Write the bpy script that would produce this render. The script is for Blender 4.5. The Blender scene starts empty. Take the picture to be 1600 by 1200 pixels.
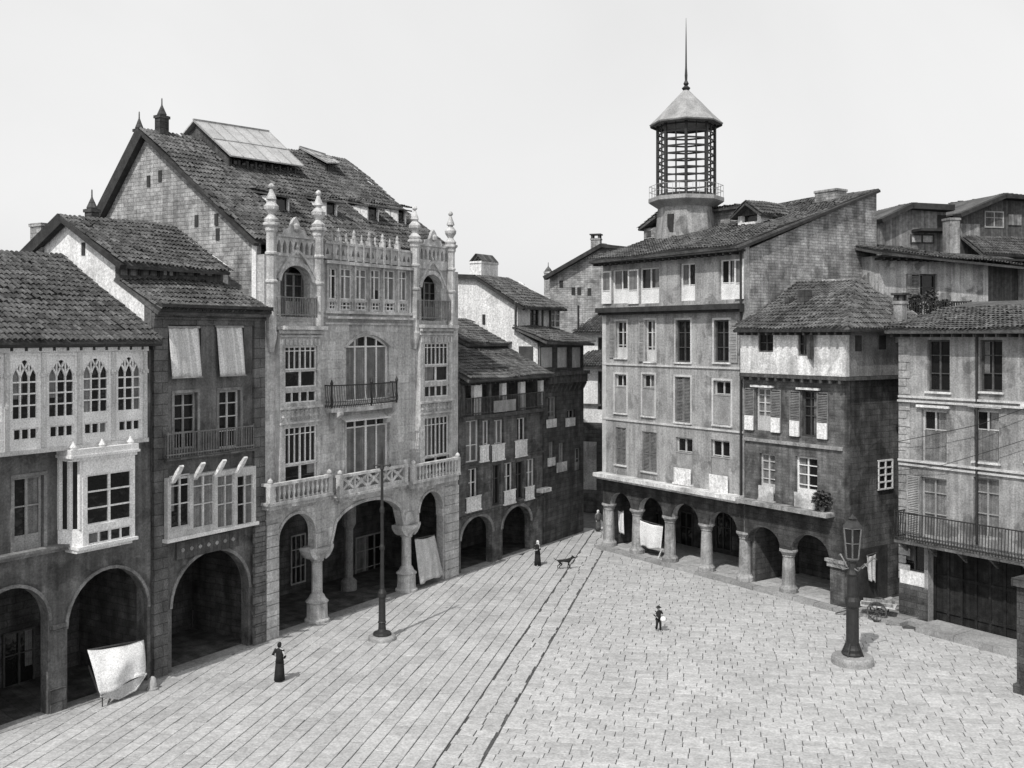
import bpy, bmesh, math, random
from mathutils import Vector
random.seed(11)
scene = bpy.context.scene
C = scene.collection
PI = math.pi
F, EYE, CX, CY = 1600.0, 14.0, 800.0, 525.0      # survey of the view: focal length in photo pixels, eye height, principal point

# ------------------------------------------------------------------ materials
def mat(name, col, var=.25, scale=1.5, bump=.25, rough=.9, stain=.25, pattern=None, size=(.6, .3), joint=.6,
        island=0.0, spec=.25, fine=.26, grit=.24, peel=0.0, streak=0.0):
    m = bpy.data.materials.new(name); m.use_nodes = True
    nt = m.node_tree; N = nt.nodes; L = nt.links
    b = N['Principled BSDF']; b.inputs['Roughness'].default_value = rough
    b.inputs['Specular IOR Level'].default_value = spec
    tc = N.new('ShaderNodeTexCoord')
    def noise(s, det=6, vec=None, dis=0.0):
        n = N.new('ShaderNodeTexNoise'); n.inputs['Scale'].default_value = s; n.inputs['Detail'].default_value = det
        n.inputs['Distortion'].default_value = dis
        L.new(vec or tc.outputs['Object'], n.inputs['Vector']); return n.outputs['Fac']
    def maprange(src, a, b_, lo=.3, hi=.7):
        r = N.new('ShaderNodeMapRange'); r.inputs['From Min'].default_value = lo; r.inputs['From Max'].default_value = hi
        r.inputs['To Min'].default_value = a; r.inputs['To Max'].default_value = b_
        L.new(src, r.inputs['Value']); return r.outputs['Result']
    def mul(a, c):
        n = N.new('ShaderNodeMath'); n.operation = 'MULTIPLY'
        for i, q in enumerate((a, c)):
            if isinstance(q, (int, float)): n.inputs[i].default_value = q
            else: L.new(q, n.inputs[i])
        return n.outputs[0]
    f = maprange(noise(scale), 1 - var, 1 + var)
    fine_n = noise(scale * 9, 4)
    f = mul(f, maprange(fine_n, 1 - fine, 1 + fine))
    if grit: f = mul(f, maprange(noise(scale * 30 if scale < 3 else scale * 8, 3), 1 - grit, 1 + grit))
    if stain:
        mp = N.new('ShaderNodeMapping'); mp.inputs['Scale'].default_value = (1.3, 1.3, .22)
        L.new(tc.outputs['Object'], mp.inputs['Vector'])
        f = mul(f, maprange(noise(1.1, 7, mp.outputs['Vector'], .4), 1 - stain, 1 + stain * .3, .35, .6))
    if streak:      # rain streaks running down the wall
        mp2 = N.new('ShaderNodeMapping'); mp2.inputs['Scale'].default_value = (5, 5, .3); L.new(tc.outputs['Object'], mp2.inputs['Vector'])
        f = mul(f, maprange(noise(1.0, 5, mp2.outputs['Vector']), 1 - streak, 1 + streak * .5, .38, .62))
    if peel:        # patches where the render has fallen away
        f = mul(f, maprange(noise(.55, 9, None, .6), 1, 1 - peel, .56, .60)); f = mul(f, maprange(noise(1.7, 8), 1, 1 - peel * .6, .60, .64))
    height = fine_n
    if pattern in ('stone', 'brick'):
        sx = N.new('ShaderNodeSeparateXYZ'); L.new(tc.outputs['Object'], sx.inputs[0])
        ad = N.new('ShaderNodeMath'); ad.operation = 'ADD'; L.new(sx.outputs[0], ad.inputs[0]); L.new(sx.outputs[1], ad.inputs[1])
        cb = N.new('ShaderNodeCombineXYZ'); L.new(ad.outputs[0], cb.inputs[0]); L.new(sx.outputs[2], cb.inputs[1])
        nz = N.new('ShaderNodeTexNoise'); nz.inputs['Scale'].default_value = 1.7; nz.inputs['Detail'].default_value = 3
        L.new(tc.outputs['Object'], nz.inputs['Vector'])
        vm = N.new('ShaderNodeVectorMath'); vm.operation = 'MULTIPLY_ADD'
        L.new(nz.outputs['Color'], vm.inputs[0]); vm.inputs[1].default_value = (.25 * size[0], .25 * size[1], 0)
        L.new(cb.outputs[0], vm.inputs[2])
        br = N.new('ShaderNodeTexBrick'); L.new(vm.outputs[0], br.inputs['Vector'])
        br.inputs['Scale'].default_value = 1.0; br.inputs['Brick Width'].default_value = size[0]; br.inputs['Row Height'].default_value = size[1]
        br.inputs['Mortar Size'].default_value = .018 if pattern == 'stone' else .012
        br.inputs['Mortar Smooth'].default_value = .3
        br.inputs['Color1'].default_value = (.8, .8, .8, 1); br.inputs['Color2'].default_value = (1.15, 1.15, 1.15, 1)
        br.inputs['Mortar'].default_value = (joint, joint, joint, 1)
        bw = N.new('ShaderNodeRGBToBW'); L.new(br.outputs['Color'], bw.inputs[0])
        f = mul(f, bw.outputs[0])
        hm = N.new('ShaderNodeMath'); hm.operation = 'MULTIPLY_ADD'; L.new(br.outputs['Fac'], hm.inputs[0]); hm.inputs[1].default_value = -1.5
        L.new(fine_n, hm.inputs[2]); height = hm.outputs[0]
    if pattern == 'boards':
        sx = N.new('ShaderNodeSeparateXYZ'); L.new(tc.outputs['Object'], sx.inputs[0])
        ad = N.new('ShaderNodeMath'); ad.operation = 'ADD'; L.new(sx.outputs[0], ad.inputs[0]); L.new(sx.outputs[1], ad.inputs[1])
        ml = mul(ad.outputs[0], 1 / size[0])
        fr = N.new('ShaderNodeMath'); fr.operation = 'FRACT'; L.new(ml, fr.inputs[0])
        f = mul(f, maprange(fr.outputs[0], joint, 1.0, 0.0, .18))
        fl = N.new('ShaderNodeMath'); fl.operation = 'FLOOR'; L.new(ml, fl.inputs[0])
        wn = N.new('ShaderNodeTexWhiteNoise'); wn.noise_dimensions = '1D'; L.new(fl.outputs[0], wn.inputs['W'])
        f = mul(f, maprange(wn.outputs['Value'], .75, 1.25, 0, 1))
    if island:
        g = N.new('ShaderNodeNewGeometry')
        f = mul(f, maprange(g.outputs['Random Per Island'], 1 - island, 1 + island, 0, 1))
    f = mul(f, col)
    cbn = N.new('ShaderNodeCombineColor')
    for i in range(3): L.new(f, cbn.inputs[i])
    L.new(cbn.outputs[0], b.inputs['Base Color'])
    if bump:
        bp = N.new('ShaderNodeBump'); bp.inputs['Strength'].default_value = bump; bp.inputs['Distance'].default_value = .04
        L.new(height, bp.inputs['Height']); L.new(bp.outputs['Normal'], b.inputs['Normal'])
    return m

M = dict(
    dark_stucco=mat('dark_stucco', .13, .35, 1.2, .6, stain=.35, peel=.35, streak=.2),
    dark_stone=mat('dark_stone', .115, .4, 1.5, .6, stain=.35, pattern='stone', size=(.9, .45), joint=.45),
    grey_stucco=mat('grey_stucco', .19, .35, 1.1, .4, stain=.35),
    ashlar=mat('ashlar', .47, .16, .9, .4, stain=.22, pattern='stone', size=(1.0, .46), joint=.86, streak=.14),
    carved=mat('carved_stone', .46, .25, 3, .5, stain=.3, streak=.15),
    gable_stone=mat('gable_stone', .34, .35, 1.6, .6, stain=.25, pattern='stone', size=(.5, .2), joint=.62, peel=.25, streak=.15),
    white_wall=mat('white_wall', .72, .08, .9, .3, stain=.12, peel=.14, streak=.1),
    old_white=mat('old_white', .64, .15, 1.2, .4, stain=.25, peel=.3, streak=.14),
    plaster=mat('pale_plaster', .33, .2, 1.0, .5, stain=.25, peel=.3, streak=.16),
    plaster2=mat('mottled_plaster', .29, .25, 1.3, .5, stain=.3, peel=.4, streak=.2),
    brown=mat('weathered_brown_wall', .13, .45, 1.6, .5, stain=.3, pattern='brick', size=(.45, .16), joint=.75, peel=.4, streak=.2),
    brick=mat('brick_wall', .34, .4, 1.3, .7, stain=.3, pattern='brick', size=(.5, .17), joint=.5, peel=.3, streak=.15),
    soot=mat('sooty_shade_wall', .075, .5, 1.6, .6, stain=.4, pattern='stone', size=(.7, .3), joint=.6),  # sooty dark tone; inside the arcades it is shade put into the colour
    balus=mat('pale_stone', .55, .15, 3, .4, stain=.3, streak=.15),
    peeling=mat('peeling_white', .42, .25, 1.2, .5, stain=.3, peel=.5, streak=.25),
    shade_boards=mat('shop_shade_boards', .022, .5, 3, .5, stain=.4, pattern='boards', size=(.2, 1), joint=.5),  # near-black, the shade of the shop opening put into the colour
    alley=mat('alley_wall', .11, .45, 1.6, .6, stain=.3, pattern='stone', size=(.7, .3), joint=.65, peel=.4, streak=.2),
    arcade_dark=mat('dark_arcade_wall', .055, .5, 1.6, .6, stain=.4, pattern='stone', size=(.7, .3), joint=.7),  # darker tone of the wall above the arcade columns
    tile=mat('roof_tile', .085, .45, .9, .3, stain=0, island=.42, fine=.35),
    tile_dark=mat('dark_roof_tile', .072, .45, .9, .3, stain=0, island=.4, fine=.35),
    wood=mat('old_wood', .08, .35, 4, .4, stain=.2, pattern='boards', size=(.22, 1), joint=.5),
    grey_wood=mat('grey_boards', .21, .35, 4, .4, stain=.3, pattern='boards', size=(.24, 1), joint=.4),
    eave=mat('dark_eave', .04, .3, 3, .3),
    white_paint=mat('white_paint', .70, .08, 2, .08, rough=.6, stain=.12),
    cream_paint=mat('cream_paint', .50, .14, 2, .1, rough=.65, stain=.2),
    grey_paint=mat('grey_paint', .30, .2, 2, .15, rough=.7, stain=.25),
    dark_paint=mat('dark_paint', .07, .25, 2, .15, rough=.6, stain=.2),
    shutter=mat('shutter_paint', .17, .25, 3, .15, rough=.7, stain=.25),
    iron=mat('cast_iron', .022, .3, 5, .2, rough=.55, stain=0, spec=.4),
    lamp_iron=mat('lamp_iron', .03, .3, 5, .2, rough=.5, stain=0, spec=.4),
    cloth=mat('white_cloth', .72, .1, 2, .2, stain=.15),
    cloth_grey=mat('grey_cloth', .5, .14, 2, .25, stain=.2),
    striped=mat('striped_cloth', .62, .08, 2, .1, stain=.12, pattern='boards', size=(.16, 1), joint=.75),
    slab=mat('paving_slab', .37, .09, .35, .35, stain=0, island=.10, fine=.16, grit=.2),
    slab_dim=mat('kerb_slab', .25, .25, .6, .35, stain=0, island=.14, fine=.16),
    earth=mat('joint_earth', .07, .4, 2, .4, stain=0),
    glassroof=mat('frosted_glass_roof', .40, .12, 1.5, .1, rough=.35, stain=.15, spec=.5),
    slate=mat('zinc_sheet', .30, .15, 1.5, .1, rough=.6, stain=.25),
    black_cloth=mat('black_clothing', .018, .3, 6, .2, stain=0),
    grey_clothes=mat('grey_clothing', .10, .3, 6, .2, stain=0),
    skin=mat('skin', .38, .1, 6, .05, rough=.6, stain=0),
    hair=mat('dark_hair', .015, .2, 9, .2, stain=0),
    fur=mat('dark_fur', .02, .3, 9, .3, stain=0),
    leaf=mat('leaf', .06, .3, 4, 0, stain=0, island=.4),
    bark=mat('terracotta', .14, .3, 4, .2, stain=0),
)
def glass(name, base, rough):
    m = bpy.data.materials.new(name); m.use_nodes = True
    nt = m.node_tree; b = nt.nodes['Principled BSDF']
    b.inputs['Base Color'].default_value = (base, base, base, 1); b.inputs['Roughness'].default_value = rough
    b.inputs['Specular IOR Level'].default_value = .4
    n = nt.nodes.new('ShaderNodeTexNoise'); n.inputs['Scale'].default_value = 2.2
    t = nt.nodes.new('ShaderNodeTexCoord'); nt.links.new(t.outputs['Object'], n.inputs['Vector'])
    bp = nt.nodes.new('ShaderNodeBump'); bp.inputs['Strength'].default_value = .25; bp.inputs['Distance'].default_value = .1
    nt.links.new(n.outputs['Fac'], bp.inputs['Height']); nt.links.new(bp.outputs['Normal'], b.inputs['Normal'])
    return m
M['glass'] = glass('window_glass', .012, .12)
M['curtain'] = mat('curtain_behind_glass', .16, .3, 3, .2, rough=.35, stain=.25, pattern='boards', size=(.17, 1), joint=.5, spec=.5)

# ------------------------------------------------------------------ mesh builder
class MB:
    def __init__(s): s.v = []; s.f = []
    def poly(s, pts):
        i = len(s.v); s.v += [tuple(p) for p in pts]; s.f.append(tuple(range(i, i + len(pts))))
    def hexa(s, p):      # 8 points: bottom ring 0-3, top ring 4-7
        i = len(s.v); s.v += [tuple(q) for q in p]
        for q in ((0, 3, 2, 1), (4, 5, 6, 7), (0, 1, 5, 4), (1, 2, 6, 5), (2, 3, 7, 6), (3, 0, 4, 7)): s.f.append(tuple(i + k for k in q))
        return s
    def box(s, x0, x1, y0, y1, z0, z1):
        return s.hexa([(x0, y0, z0), (x1, y0, z0), (x1, y1, z0), (x0, y1, z0), (x0, y0, z1), (x1, y0, z1), (x1, y1, z1), (x0, y1, z1)])
    def extrude(s, pts, off):
        off = Vector(off); n = len(pts); i = len(s.v)
        s.v += [tuple(p) for p in pts] + [tuple(Vector(p) + off) for p in pts]
        s.f.append(tuple(i + k for k in range(n))[::-1]); s.f.append(tuple(i + n + k for k in range(n)))
        for k in range(n): s.f.append((i + k, i + (k + 1) % n, i + n + (k + 1) % n, i + n + k))
        return s
    def lathe(s, cx, cy, prof, n=12, a0=0.0, sy=1.0, smooth=True):
        i = len(s.v); m = len(prof)
        for r, z in prof:
            for k in range(n):
                a = a0 + 2 * PI * k / n
                s.v.append((cx + r * math.cos(a), cy + r * sy * math.sin(a), z))
        for j in range(m - 1):
            for k in range(n):
                k2 = (k + 1) % n
                s.f.append((i + j * n + k, i + j * n + k2, i + (j + 1) * n + k2, i + (j + 1) * n + k))
        s.f.append(tuple(i + k for k in range(n))[::-1]); s.f.append(tuple(i + (m - 1) * n + k for k in range(n)))
        return s
    def bar(s, a, b, w, h=None, up=(0, 0, 1)):
        a, b = Vector(a), Vector(b); h = h or w; d = (b - a).normalized(); u = Vector(up)
        if abs(d.dot(u)) > .95: u = Vector((0, 1, 0))
        r = d.cross(u).normalized() * w / 2; u = r.cross(d).normalized() * h / 2
        return s.hexa([a - r - u, a + r - u, b + r - u, b - r - u, a - r + u, a + r + u, b + r + u, b - r + u])
    def tube(s, pts, rad, n=6):
        pts = [Vector(p) for p in pts]; i = len(s.v); m = len(pts)
        for j, p in enumerate(pts):
            d = (pts[min(j + 1, m - 1)] - pts[max(j - 1, 0)]).normalized()
            u = Vector((0, 0, 1)) if abs(d.z) < .9 else Vector((1, 0, 0))
            r = d.cross(u).normalized(); u = r.cross(d)
            q = rad[j] if isinstance(rad, (list, tuple)) else rad
            for k in range(n): s.v.append(tuple(p + r * q * math.cos(2 * PI * k / n) + u * q * math.sin(2 * PI * k / n)))
        for j in range(m - 1):
            for k in range(n):
                k2 = (k + 1) % n; s.f.append((i + j * n + k, i + j * n + k2, i + (j + 1) * n + k2, i + (j + 1) * n + k))
        s.f.append(tuple(i + k for k in range(n))[::-1]); s.f.append(tuple(i + (m - 1) * n + k for k in range(n)))
        return s
    def build(s, name, m, parent=None, smooth=False, recalc=True):
        me = bpy.data.meshes.new(name); me.from_pydata(s.v, [], s.f)
        if recalc:
            b = bmesh.new(); b.from_mesh(me); bmesh.ops.recalc_face_normals(b, faces=b.faces); b.to_mesh(me); b.free()
        me.materials.append(M[m] if isinstance(m, str) else m)
        if smooth:
            for p in me.polygons: p.use_smooth = True
        o = bpy.data.objects.new(name, me); C.objects.link(o)
        if parent: o.parent = parent
        return o

def tag(o, label=None, cat=None, group=None, kind=None):
    if label: o['label'] = label
    if cat: o['category'] = cat
    if group: o['group'] = group
    if kind: o['kind'] = kind
    return o
def empty(name, loc, rz, label, cat, group=None):
    o = bpy.data.objects.new(name, None); C.objects.link(o); o.location = loc; o.rotation_euler = (0, 0, rz)
    return tag(o, label, cat, group)

# ------------------------------------------------------------------ surveyed planes
def ground(x, y):
    k = EYE * F / (y - CY); return Vector(((x - CX) / F * k, k, 0))
class Plane:
    def __init__(s, a, b, world=False):
        s.o = Vector((a[0], a[1], 0)) if world else ground(*a); e = (Vector((b[0], b[1], 0)) if world else ground(*b)) - s.o
        s.t = e.normalized(); s.b = Vector((-s.t.y, s.t.x, 0))
    def hit(s, x, y, org, nrm):
        r = Vector(((x - CX) / F, 1, (CY - y) / F)); c = Vector((0, 0, EYE))
        return c + r * ((org - c).dot(nrm) / r.dot(nrm)) - s.o
LEFT = Plane((10, 1140), (840, 855))
RIGHT = Plane((940, 855), (1320, 855 + .264 * 380))

def arch_pts(xa, xb, zs, rise, kind='round', n=16):
    out = []
    for i in range(n + 1):
        t = -1 + 2 * i / n
        if kind == 'pointed': z = rise * math.sin((1 - abs(t)) * 1.25) / math.sin(1.25)
        elif kind == 'flat': z = rise * (1 - t * t) ** .36
        elif kind == 'seg': z = rise * (1 - t * t)
        else:
            t = math.sin(t * PI / 2); z = rise * math.sqrt(max(0, 1 - t * t))
        out.append((xa + (xb - xa) * (t + 1) / 2, zs + z))
    return out

def wall(mb, x0, x1, z0, z1, ops=(), y=0.0, th=.45, top=True):
    xs = sorted({x0, x1} | {min(max(v, x0), x1) for o in ops for v in o[:2]})
    zs = sorted({z0, z1} | {min(max(v, z0), z1) for o in ops for v in o[2:4]})
    xs = [v for i, v in enumerate(xs) if i == 0 or v - xs[i - 1] > 1e-4]; zs = [v for i, v in enumerate(zs) if i == 0 or v - zs[i - 1] > 1e-4]
    nx, nz = len(xs) - 1, len(zs) - 1
    def solid(i, j):
        if i < 0 or j < 0 or i >= nx or j >= nz: return False
        cx, cz = (xs[i] + xs[i + 1]) / 2, (zs[j] + zs[j + 1]) / 2
        return not any(o[0] < cx < o[1] and o[2] < cz < o[3] for o in ops)
    a, b = y, y + th
    for i in range(nx):
        for j in range(nz):
            if not solid(i, j): continue
            X0, X1, Z0, Z1 = xs[i], xs[i + 1], zs[j], zs[j + 1]
            mb.poly([(X0, a, Z0), (X1, a, Z0), (X1, a, Z1), (X0, a, Z1)]); mb.poly([(X0, b, Z0), (X0, b, Z1), (X1, b, Z1), (X1, b, Z0)])
            if not solid(i - 1, j): mb.poly([(X0, a, Z0), (X0, a, Z1), (X0, b, Z1), (X0, b, Z0)])
            if not solid(i + 1, j): mb.poly([(X1, a, Z0), (X1, b, Z0), (X1, b, Z1), (X1, a, Z1)])
            if not solid(i, j - 1): mb.poly([(X0, a, Z0), (X0, b, Z0), (X1, b, Z0), (X1, a, Z0)])
            if not solid(i, j + 1) and top: mb.poly([(X0, a, Z1), (X1, a, Z1), (X1, b, Z1), (X0, b, Z1)])
    for o in ops:
        if len(o) > 4 and o[4]:
            p = arch_pts(o[0], o[1], o[3] - o[5], o[5], o[4])
            for (xa, za), (xb, zb) in zip(p, p[1:]):
                for yy in (a, b): mb.poly([(xa, yy, za), (xb, yy, zb), (xb, yy, o[3]), (xa, yy, o[3])])
                mb.poly([(xa, a, za), (xb, a, zb), (xb, b, zb), (xa, b, za)])
    return mb

def arch_ring(mb, xa, xb, zs, rise, kind, w, y0, y1):
    p = arch_pts(xa, xb, zs, rise, kind); q = arch_pts(xa - w, xb + w, zs, rise + w, kind)
    for i in range(len(p) - 1):
        A, B, D, E = p[i], p[i + 1], q[i + 1], q[i]
        mb.hexa([(A[0], y0, A[1]), (B[0], y0, B[1]), (D[0], y0, D[1]), (E[0], y0, E[1]), (A[0], y1, A[1]), (B[0], y1, B[1]), (D[0], y1, D[1]), (E[0], y1, E[1])])
    return mb

def inside(pt, poly):
    x, y = pt; c = False; n = len(poly)
    for i in range(n):
        (x1, y1), (x2, y2) = poly[i], poly[i - 1]
        if (y1 > y) != (y2 > y) and x < (x2 - x1) * (y - y1) / (y2 - y1) + x1: c = not c
    return c

def tiles(mb, P, sp=.225, ln=.40, r=.09, slab=.14, sag=.13):
    """clay barrel tiles laid in courses on the roof plane P (eave left, eave right, then up and round)"""
    P = [Vector(p) for p in P]; o = P[0]; e1 = (P[1] - P[0]).normalized()
    n = e1.cross(P[-1] - P[0]).normalized()
    if n.z < 0: n = -n
    e2 = n.cross(e1)
    if e2.z < 0: e2 = -e2
    Q = [((p - o).dot(e1), (p - o).dot(e2)) for p in P]
    mb.extrude([p - n * .02 for p in P], -n * slab)
    u0, u1 = min(q[0] for q in Q), max(q[0] for q in Q); v1 = max(q[1] for q in Q)
    ph = random.uniform(0, 6)
    for a in range(int((u1 - u0) / sp) + 1):
        u = u0 + (a + .5) * sp
        for k in range(int(v1 / ln) + 1):
            v = k * ln - .06
            if not inside((u, v + ln * .55), Q): continue
            uu = u + random.uniform(-.02, .02); h = .0 + random.uniform(0, .02) + sag * .5 * (1 + math.sin(uu * .8 + ph) * math.sin(v * .9 + ph))
            if random.random() < .03: h += random.uniform(.02, .07); uu += random.uniform(-.06, .06)
            i = len(mb.v); sk = random.uniform(-.02, .02)
            for vv, lift, rr in ((v, .035, r), (v + ln + .05, .0, r * .88)):
                for t in (0, 45, 90, 135, 180):
                    c, s_ = math.cos(math.radians(t)), math.sin(math.radians(t))
                    mb.v.append(tuple(o + e1 * (uu + sk * (vv - v) + rr * c) + e2 * vv + n * (h + lift + rr * .95 * s_)))
            for t in range(4): mb.f.append((i + t, i + t + 1, i + 6 + t, i + 5 + t))
    return mb

# ------------------------------------------------------------------ houses
class House:
    def __init__(s, name, label, plane, pl, pr, d0=0.0, cat='house', group=None):
        s.pl = plane; s.d0 = d0; s.s0 = 0.0
        s.s0 = s.X(pl); s.W = s.X(pr); s.ops = []
        loc = plane.o + plane.t * s.s0 - plane.b * d0
        s.e = empty(name, loc, math.atan2(plane.t.y, plane.t.x), label, cat, group)
    def _f(s, x, y, d=0.0):
        p = s.pl; q = p.hit(x, y, p.o - p.b * (s.d0 + d), p.b); return q.dot(p.t) - s.s0, q.z
    def X(s, x, d=0.0): return s._f(x, 500, d)[0]
    def Z(s, x, y, d=0.0): return s._f(x, y, d)[1]
    def R(s, x0, y0, x1, y1, d=0.0):
        c = (x0 + x1) / 2; return s.X(x0, d), s.X(x1, d), s.Z(c, y1, d), s.Z(c, y0, d)
    def side(s, x, y, xl=0.0):
        p = s.pl; q = p.hit(x, y, p.o + p.t * (s.s0 + xl), p.t); return q.dot(p.b) + s.d0, q.z
    def world(s, x, y, z):
        p = s.pl; return p.o + p.t * (s.s0 + x) + p.b * (y - s.d0) + Vector((0, 0, z))
    def arch(s, x0, x1, ytop, yspring, kind='round', ybot=None, ring=None, rm='grey_stucco', rw=.16):
        xa, xb = s.X(x0), s.X(x1); c = (x0 + x1) / 2; zt, zs = s.Z(c, ytop), s.Z(c, yspring)
        zb = 0.0 if ybot is None else s.Z(c, ybot)
        s.ops.append((xa, xb, zb, zt, kind, zt - zs))
        if ring: arch_ring(MB(), xa, xb, zs, zt - zs, kind, rw, -.07, .02).build('arch_moulding', rm, s.e)
    def body(s, z1, depth, m, front_mat=None, profile=None, profile_r=None, z0=0.0, side_m=None, th=.45, x0=None, x1=None):
        x0 = .02 if x0 is None else x0; x1 = s.W - .02 if x1 is None else x1
        wall(MB(), x0, x1, z0, z1, s.ops, 0, th).build('wall', front_mat or m, s.e)
        pr = profile or [(depth, z1), (th, z1)]
        q = MB(); q.extrude([(x0, th, z0), (x0, depth, z0)] + [(x0, y, z) for y, z in pr], (.3, 0, 0)); q.build('side_wall', side_m or m, s.e)
        pr = profile_r or pr
        q = MB(); q.extrude([(x1 - .3, th, z0), (x1 - .3, depth, z0)] + [(x1 - .3, y, z) for y, z in pr], (.3, 0, 0)); q.build('side_wall', side_m or m, s.e)
        zb = (pr[0][1] if profile else z1)
        MB().box(x0 + .31, x1 - .31, depth - .3, depth, z0, zb).build('rear_wall', m, s.e)
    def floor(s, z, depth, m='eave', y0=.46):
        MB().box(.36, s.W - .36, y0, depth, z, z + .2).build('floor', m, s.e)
        for x in (.33, s.W - .35): MB().box(x, x + .02, y0 + .01, min(depth, 5.4), -.04, z - .01).build('shade_lining', 'soot', s.e)  # added dark lining, its colour paints the shade of the arcade interior
    def box(s, name, m, px, d, t=None, y1=0.0, par=None):
        """box on the facade covering photo rectangle px, standing d proud"""
        xa, xb, za, zb = s.R(*px, d); return MB().box(xa, xb, -d, y1, za, zb).build(name, m, par or s.e)
    def roof(s, P, m='tile', name='roof', **k): return tiles(MB(), P, **k).build(name, m, s.e, recalc=False)

def frame(xa, xb, za, zb, y, cols, rows, fw=.08, mw=.05, t=.07, low=0.0, arch=None):
    q = MB(); q.box(xa, xa + fw, y, y + t, za, zb); q.box(xb - fw, xb, y, y + t, za, zb)
    q.box(xa + fw, xb - fw, y + .002, y + t, zb - fw, zb); q.box(xa + fw, xb - fw, y + .002, y + t, za, za + fw)
    H_ = zb - za
    if low: q.box(xa + fw, xb - fw, y + .02, y + t + .01, za + fw, za + fw + low * H_)
    for i in range(1, cols):
        x = xa + (xb - xa) * i / cols; w = mw * (1.7 if (cols % 2 == 0 and i == cols // 2) else 1)
        q.box(x - w / 2, x + w / 2, y + .004, y + t + .004, za + fw, zb - fw)
    for r in rows: z = za + H_ * r; q.box(xa + fw, xb - fw, y + .007, y + t - .012, z - mw / 2, z + mw / 2)
    if arch: arch_ring(q, xa + fw, xb - fw, arch[0], arch[1] - fw, arch[2], fw, y + .003, y + t - .004)
    return q

def window(h, px, cols=2, rows=(.4, .7), m='white_paint', d=0.0, dep=.16, fw=.08, mw=.05, low=0.0, arch=None, pane='glass',
           sill=None, ops=None, opening=True, surround=None, label=None, trac=False, y=None, sd=.1):
    xa, xb, za, zb = h.R(*px, d)
    if opening:
        o = (xa, xb, za, zb) + ((arch[1], arch[0]) if arch else ())
        (h.ops if ops is None else ops).append(o)
    y = -d + dep if y is None else y
    q = frame(xa, xb, za, zb, y, cols, rows, fw, mw, low=low, arch=(zb - arch[0], arch[0], arch[1]) if arch else None)
    if trac:        # gothic tracery bars in the head of the light
        n = cols; w = (xb - xa) / n; zs = zb - (zb - za) * trac
        for i in range(n):
            p = arch_pts(xa + i * w, xa + (i + 1) * w, zs, w * .95, 'pointed', 8)
            for a, b in zip(p, p[1:]): q.bar((a[0], y + .03, a[1]), (b[0], y + .03, b[1]), .06, .06)
        for i in range(n - 1):
            p = arch_pts(xa + (i + .5) * w, xa + (i + 1.5) * w, zs + w * .75, w * .9, 'pointed', 8)
            for a, b in zip(p, p[1:]): q.bar((a[0], y + .03, a[1]), (b[0], y + .03, b[1]), .06, .06)
        top = zb - fw - .12
        p = arch_pts(xa + fw, xb - fw, zs + w * .6, top - zs - w * .6, 'pointed', 12)
        for a, b in zip(p, p[1:]):
            q.hexa([(a[0], y + .01, a[1]), (b[0], y + .01, b[1]), (b[0], y + .01, zb - fw * .5), (a[0], y + .01, zb - fw * .5),
                    (a[0], y + .06, a[1]), (b[0], y + .06, b[1]), (b[0], y + .06, zb - fw * .5), (a[0], y + .06, zb - fw * .5)])
    w_ = q.build('window', m, h.e)
    if label: w_['label'] = label
    if pane: MB().box(xa + .01, xb - .01, y + .075, y + .09, za + .01, zb - .01).build('pane', pane, w_)
    if pane == 'glass' and xb - xa > .6 and random.random() < .6:
        k0, k1 = (xa + fw, xa + (xb - xa) * random.uniform(.25, .5)) if random.random() < .5 else (xb - (xb - xa) * random.uniform(.25, .5), xb - fw)
        MB().box(k0, k1, y + .071, y + .074, za + fw + (zb - za) * max(low, random.choice((0, 0, .3))), zb - fw).build('curtain', 'curtain', w_)
    if sill: MB().box(xa - sd, xb + sd, -d - .1, y - .01, za - .1, za - .005).build('sill', sill, w_)
    if surround:
        k = MB(); e = .13
        k.box(xa - e, xa - .005, -d - .035, -d + .05, za - .1, zb + e); k.box(xb + .005, xb + e, -d - .035, -d + .05, za - .1, zb + e)
        k.box(xa - .005, xb + .005, -d - .04, -d + .05, zb + .005, zb + e); k.build('surround', surround, w_)
    return w_, (xa, xb, za, zb, y)

def louvre(xa, xb, za, zb, y, m, parent, t=.05, slats=True, name='shutter'):
    q = MB(); f = .07
    q.box(xa, xa + f, y - t, y, za, zb); q.box(xb - f, xb, y - t, y, za, zb)
    q.box(xa + f, xb - f, y - t, y, za, za + f); q.box(xa + f, xb - f, y - t, y, zb - f, zb)
    zm = za + (zb - za) * .45; q.box(xa + f, xb - f, y - t, y, zm - f / 2, zm + f / 2)
    z = za + f + .05
    while z < zb - f - .03:
        q.hexa([(xa + f, y - t + .005, z - .035), (xb - f, y - t + .005, z - .035), (xb - f, y - .008, z), (xa + f, y - .008, z),
                (xa + f, y - t + .005, z - .02), (xb - f, y - t + .005, z - .02), (xb - f, y - .008, z + .015), (xa + f, y - .008, z + .015)]); z += .085
    return q.build(name, m, parent)

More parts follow.
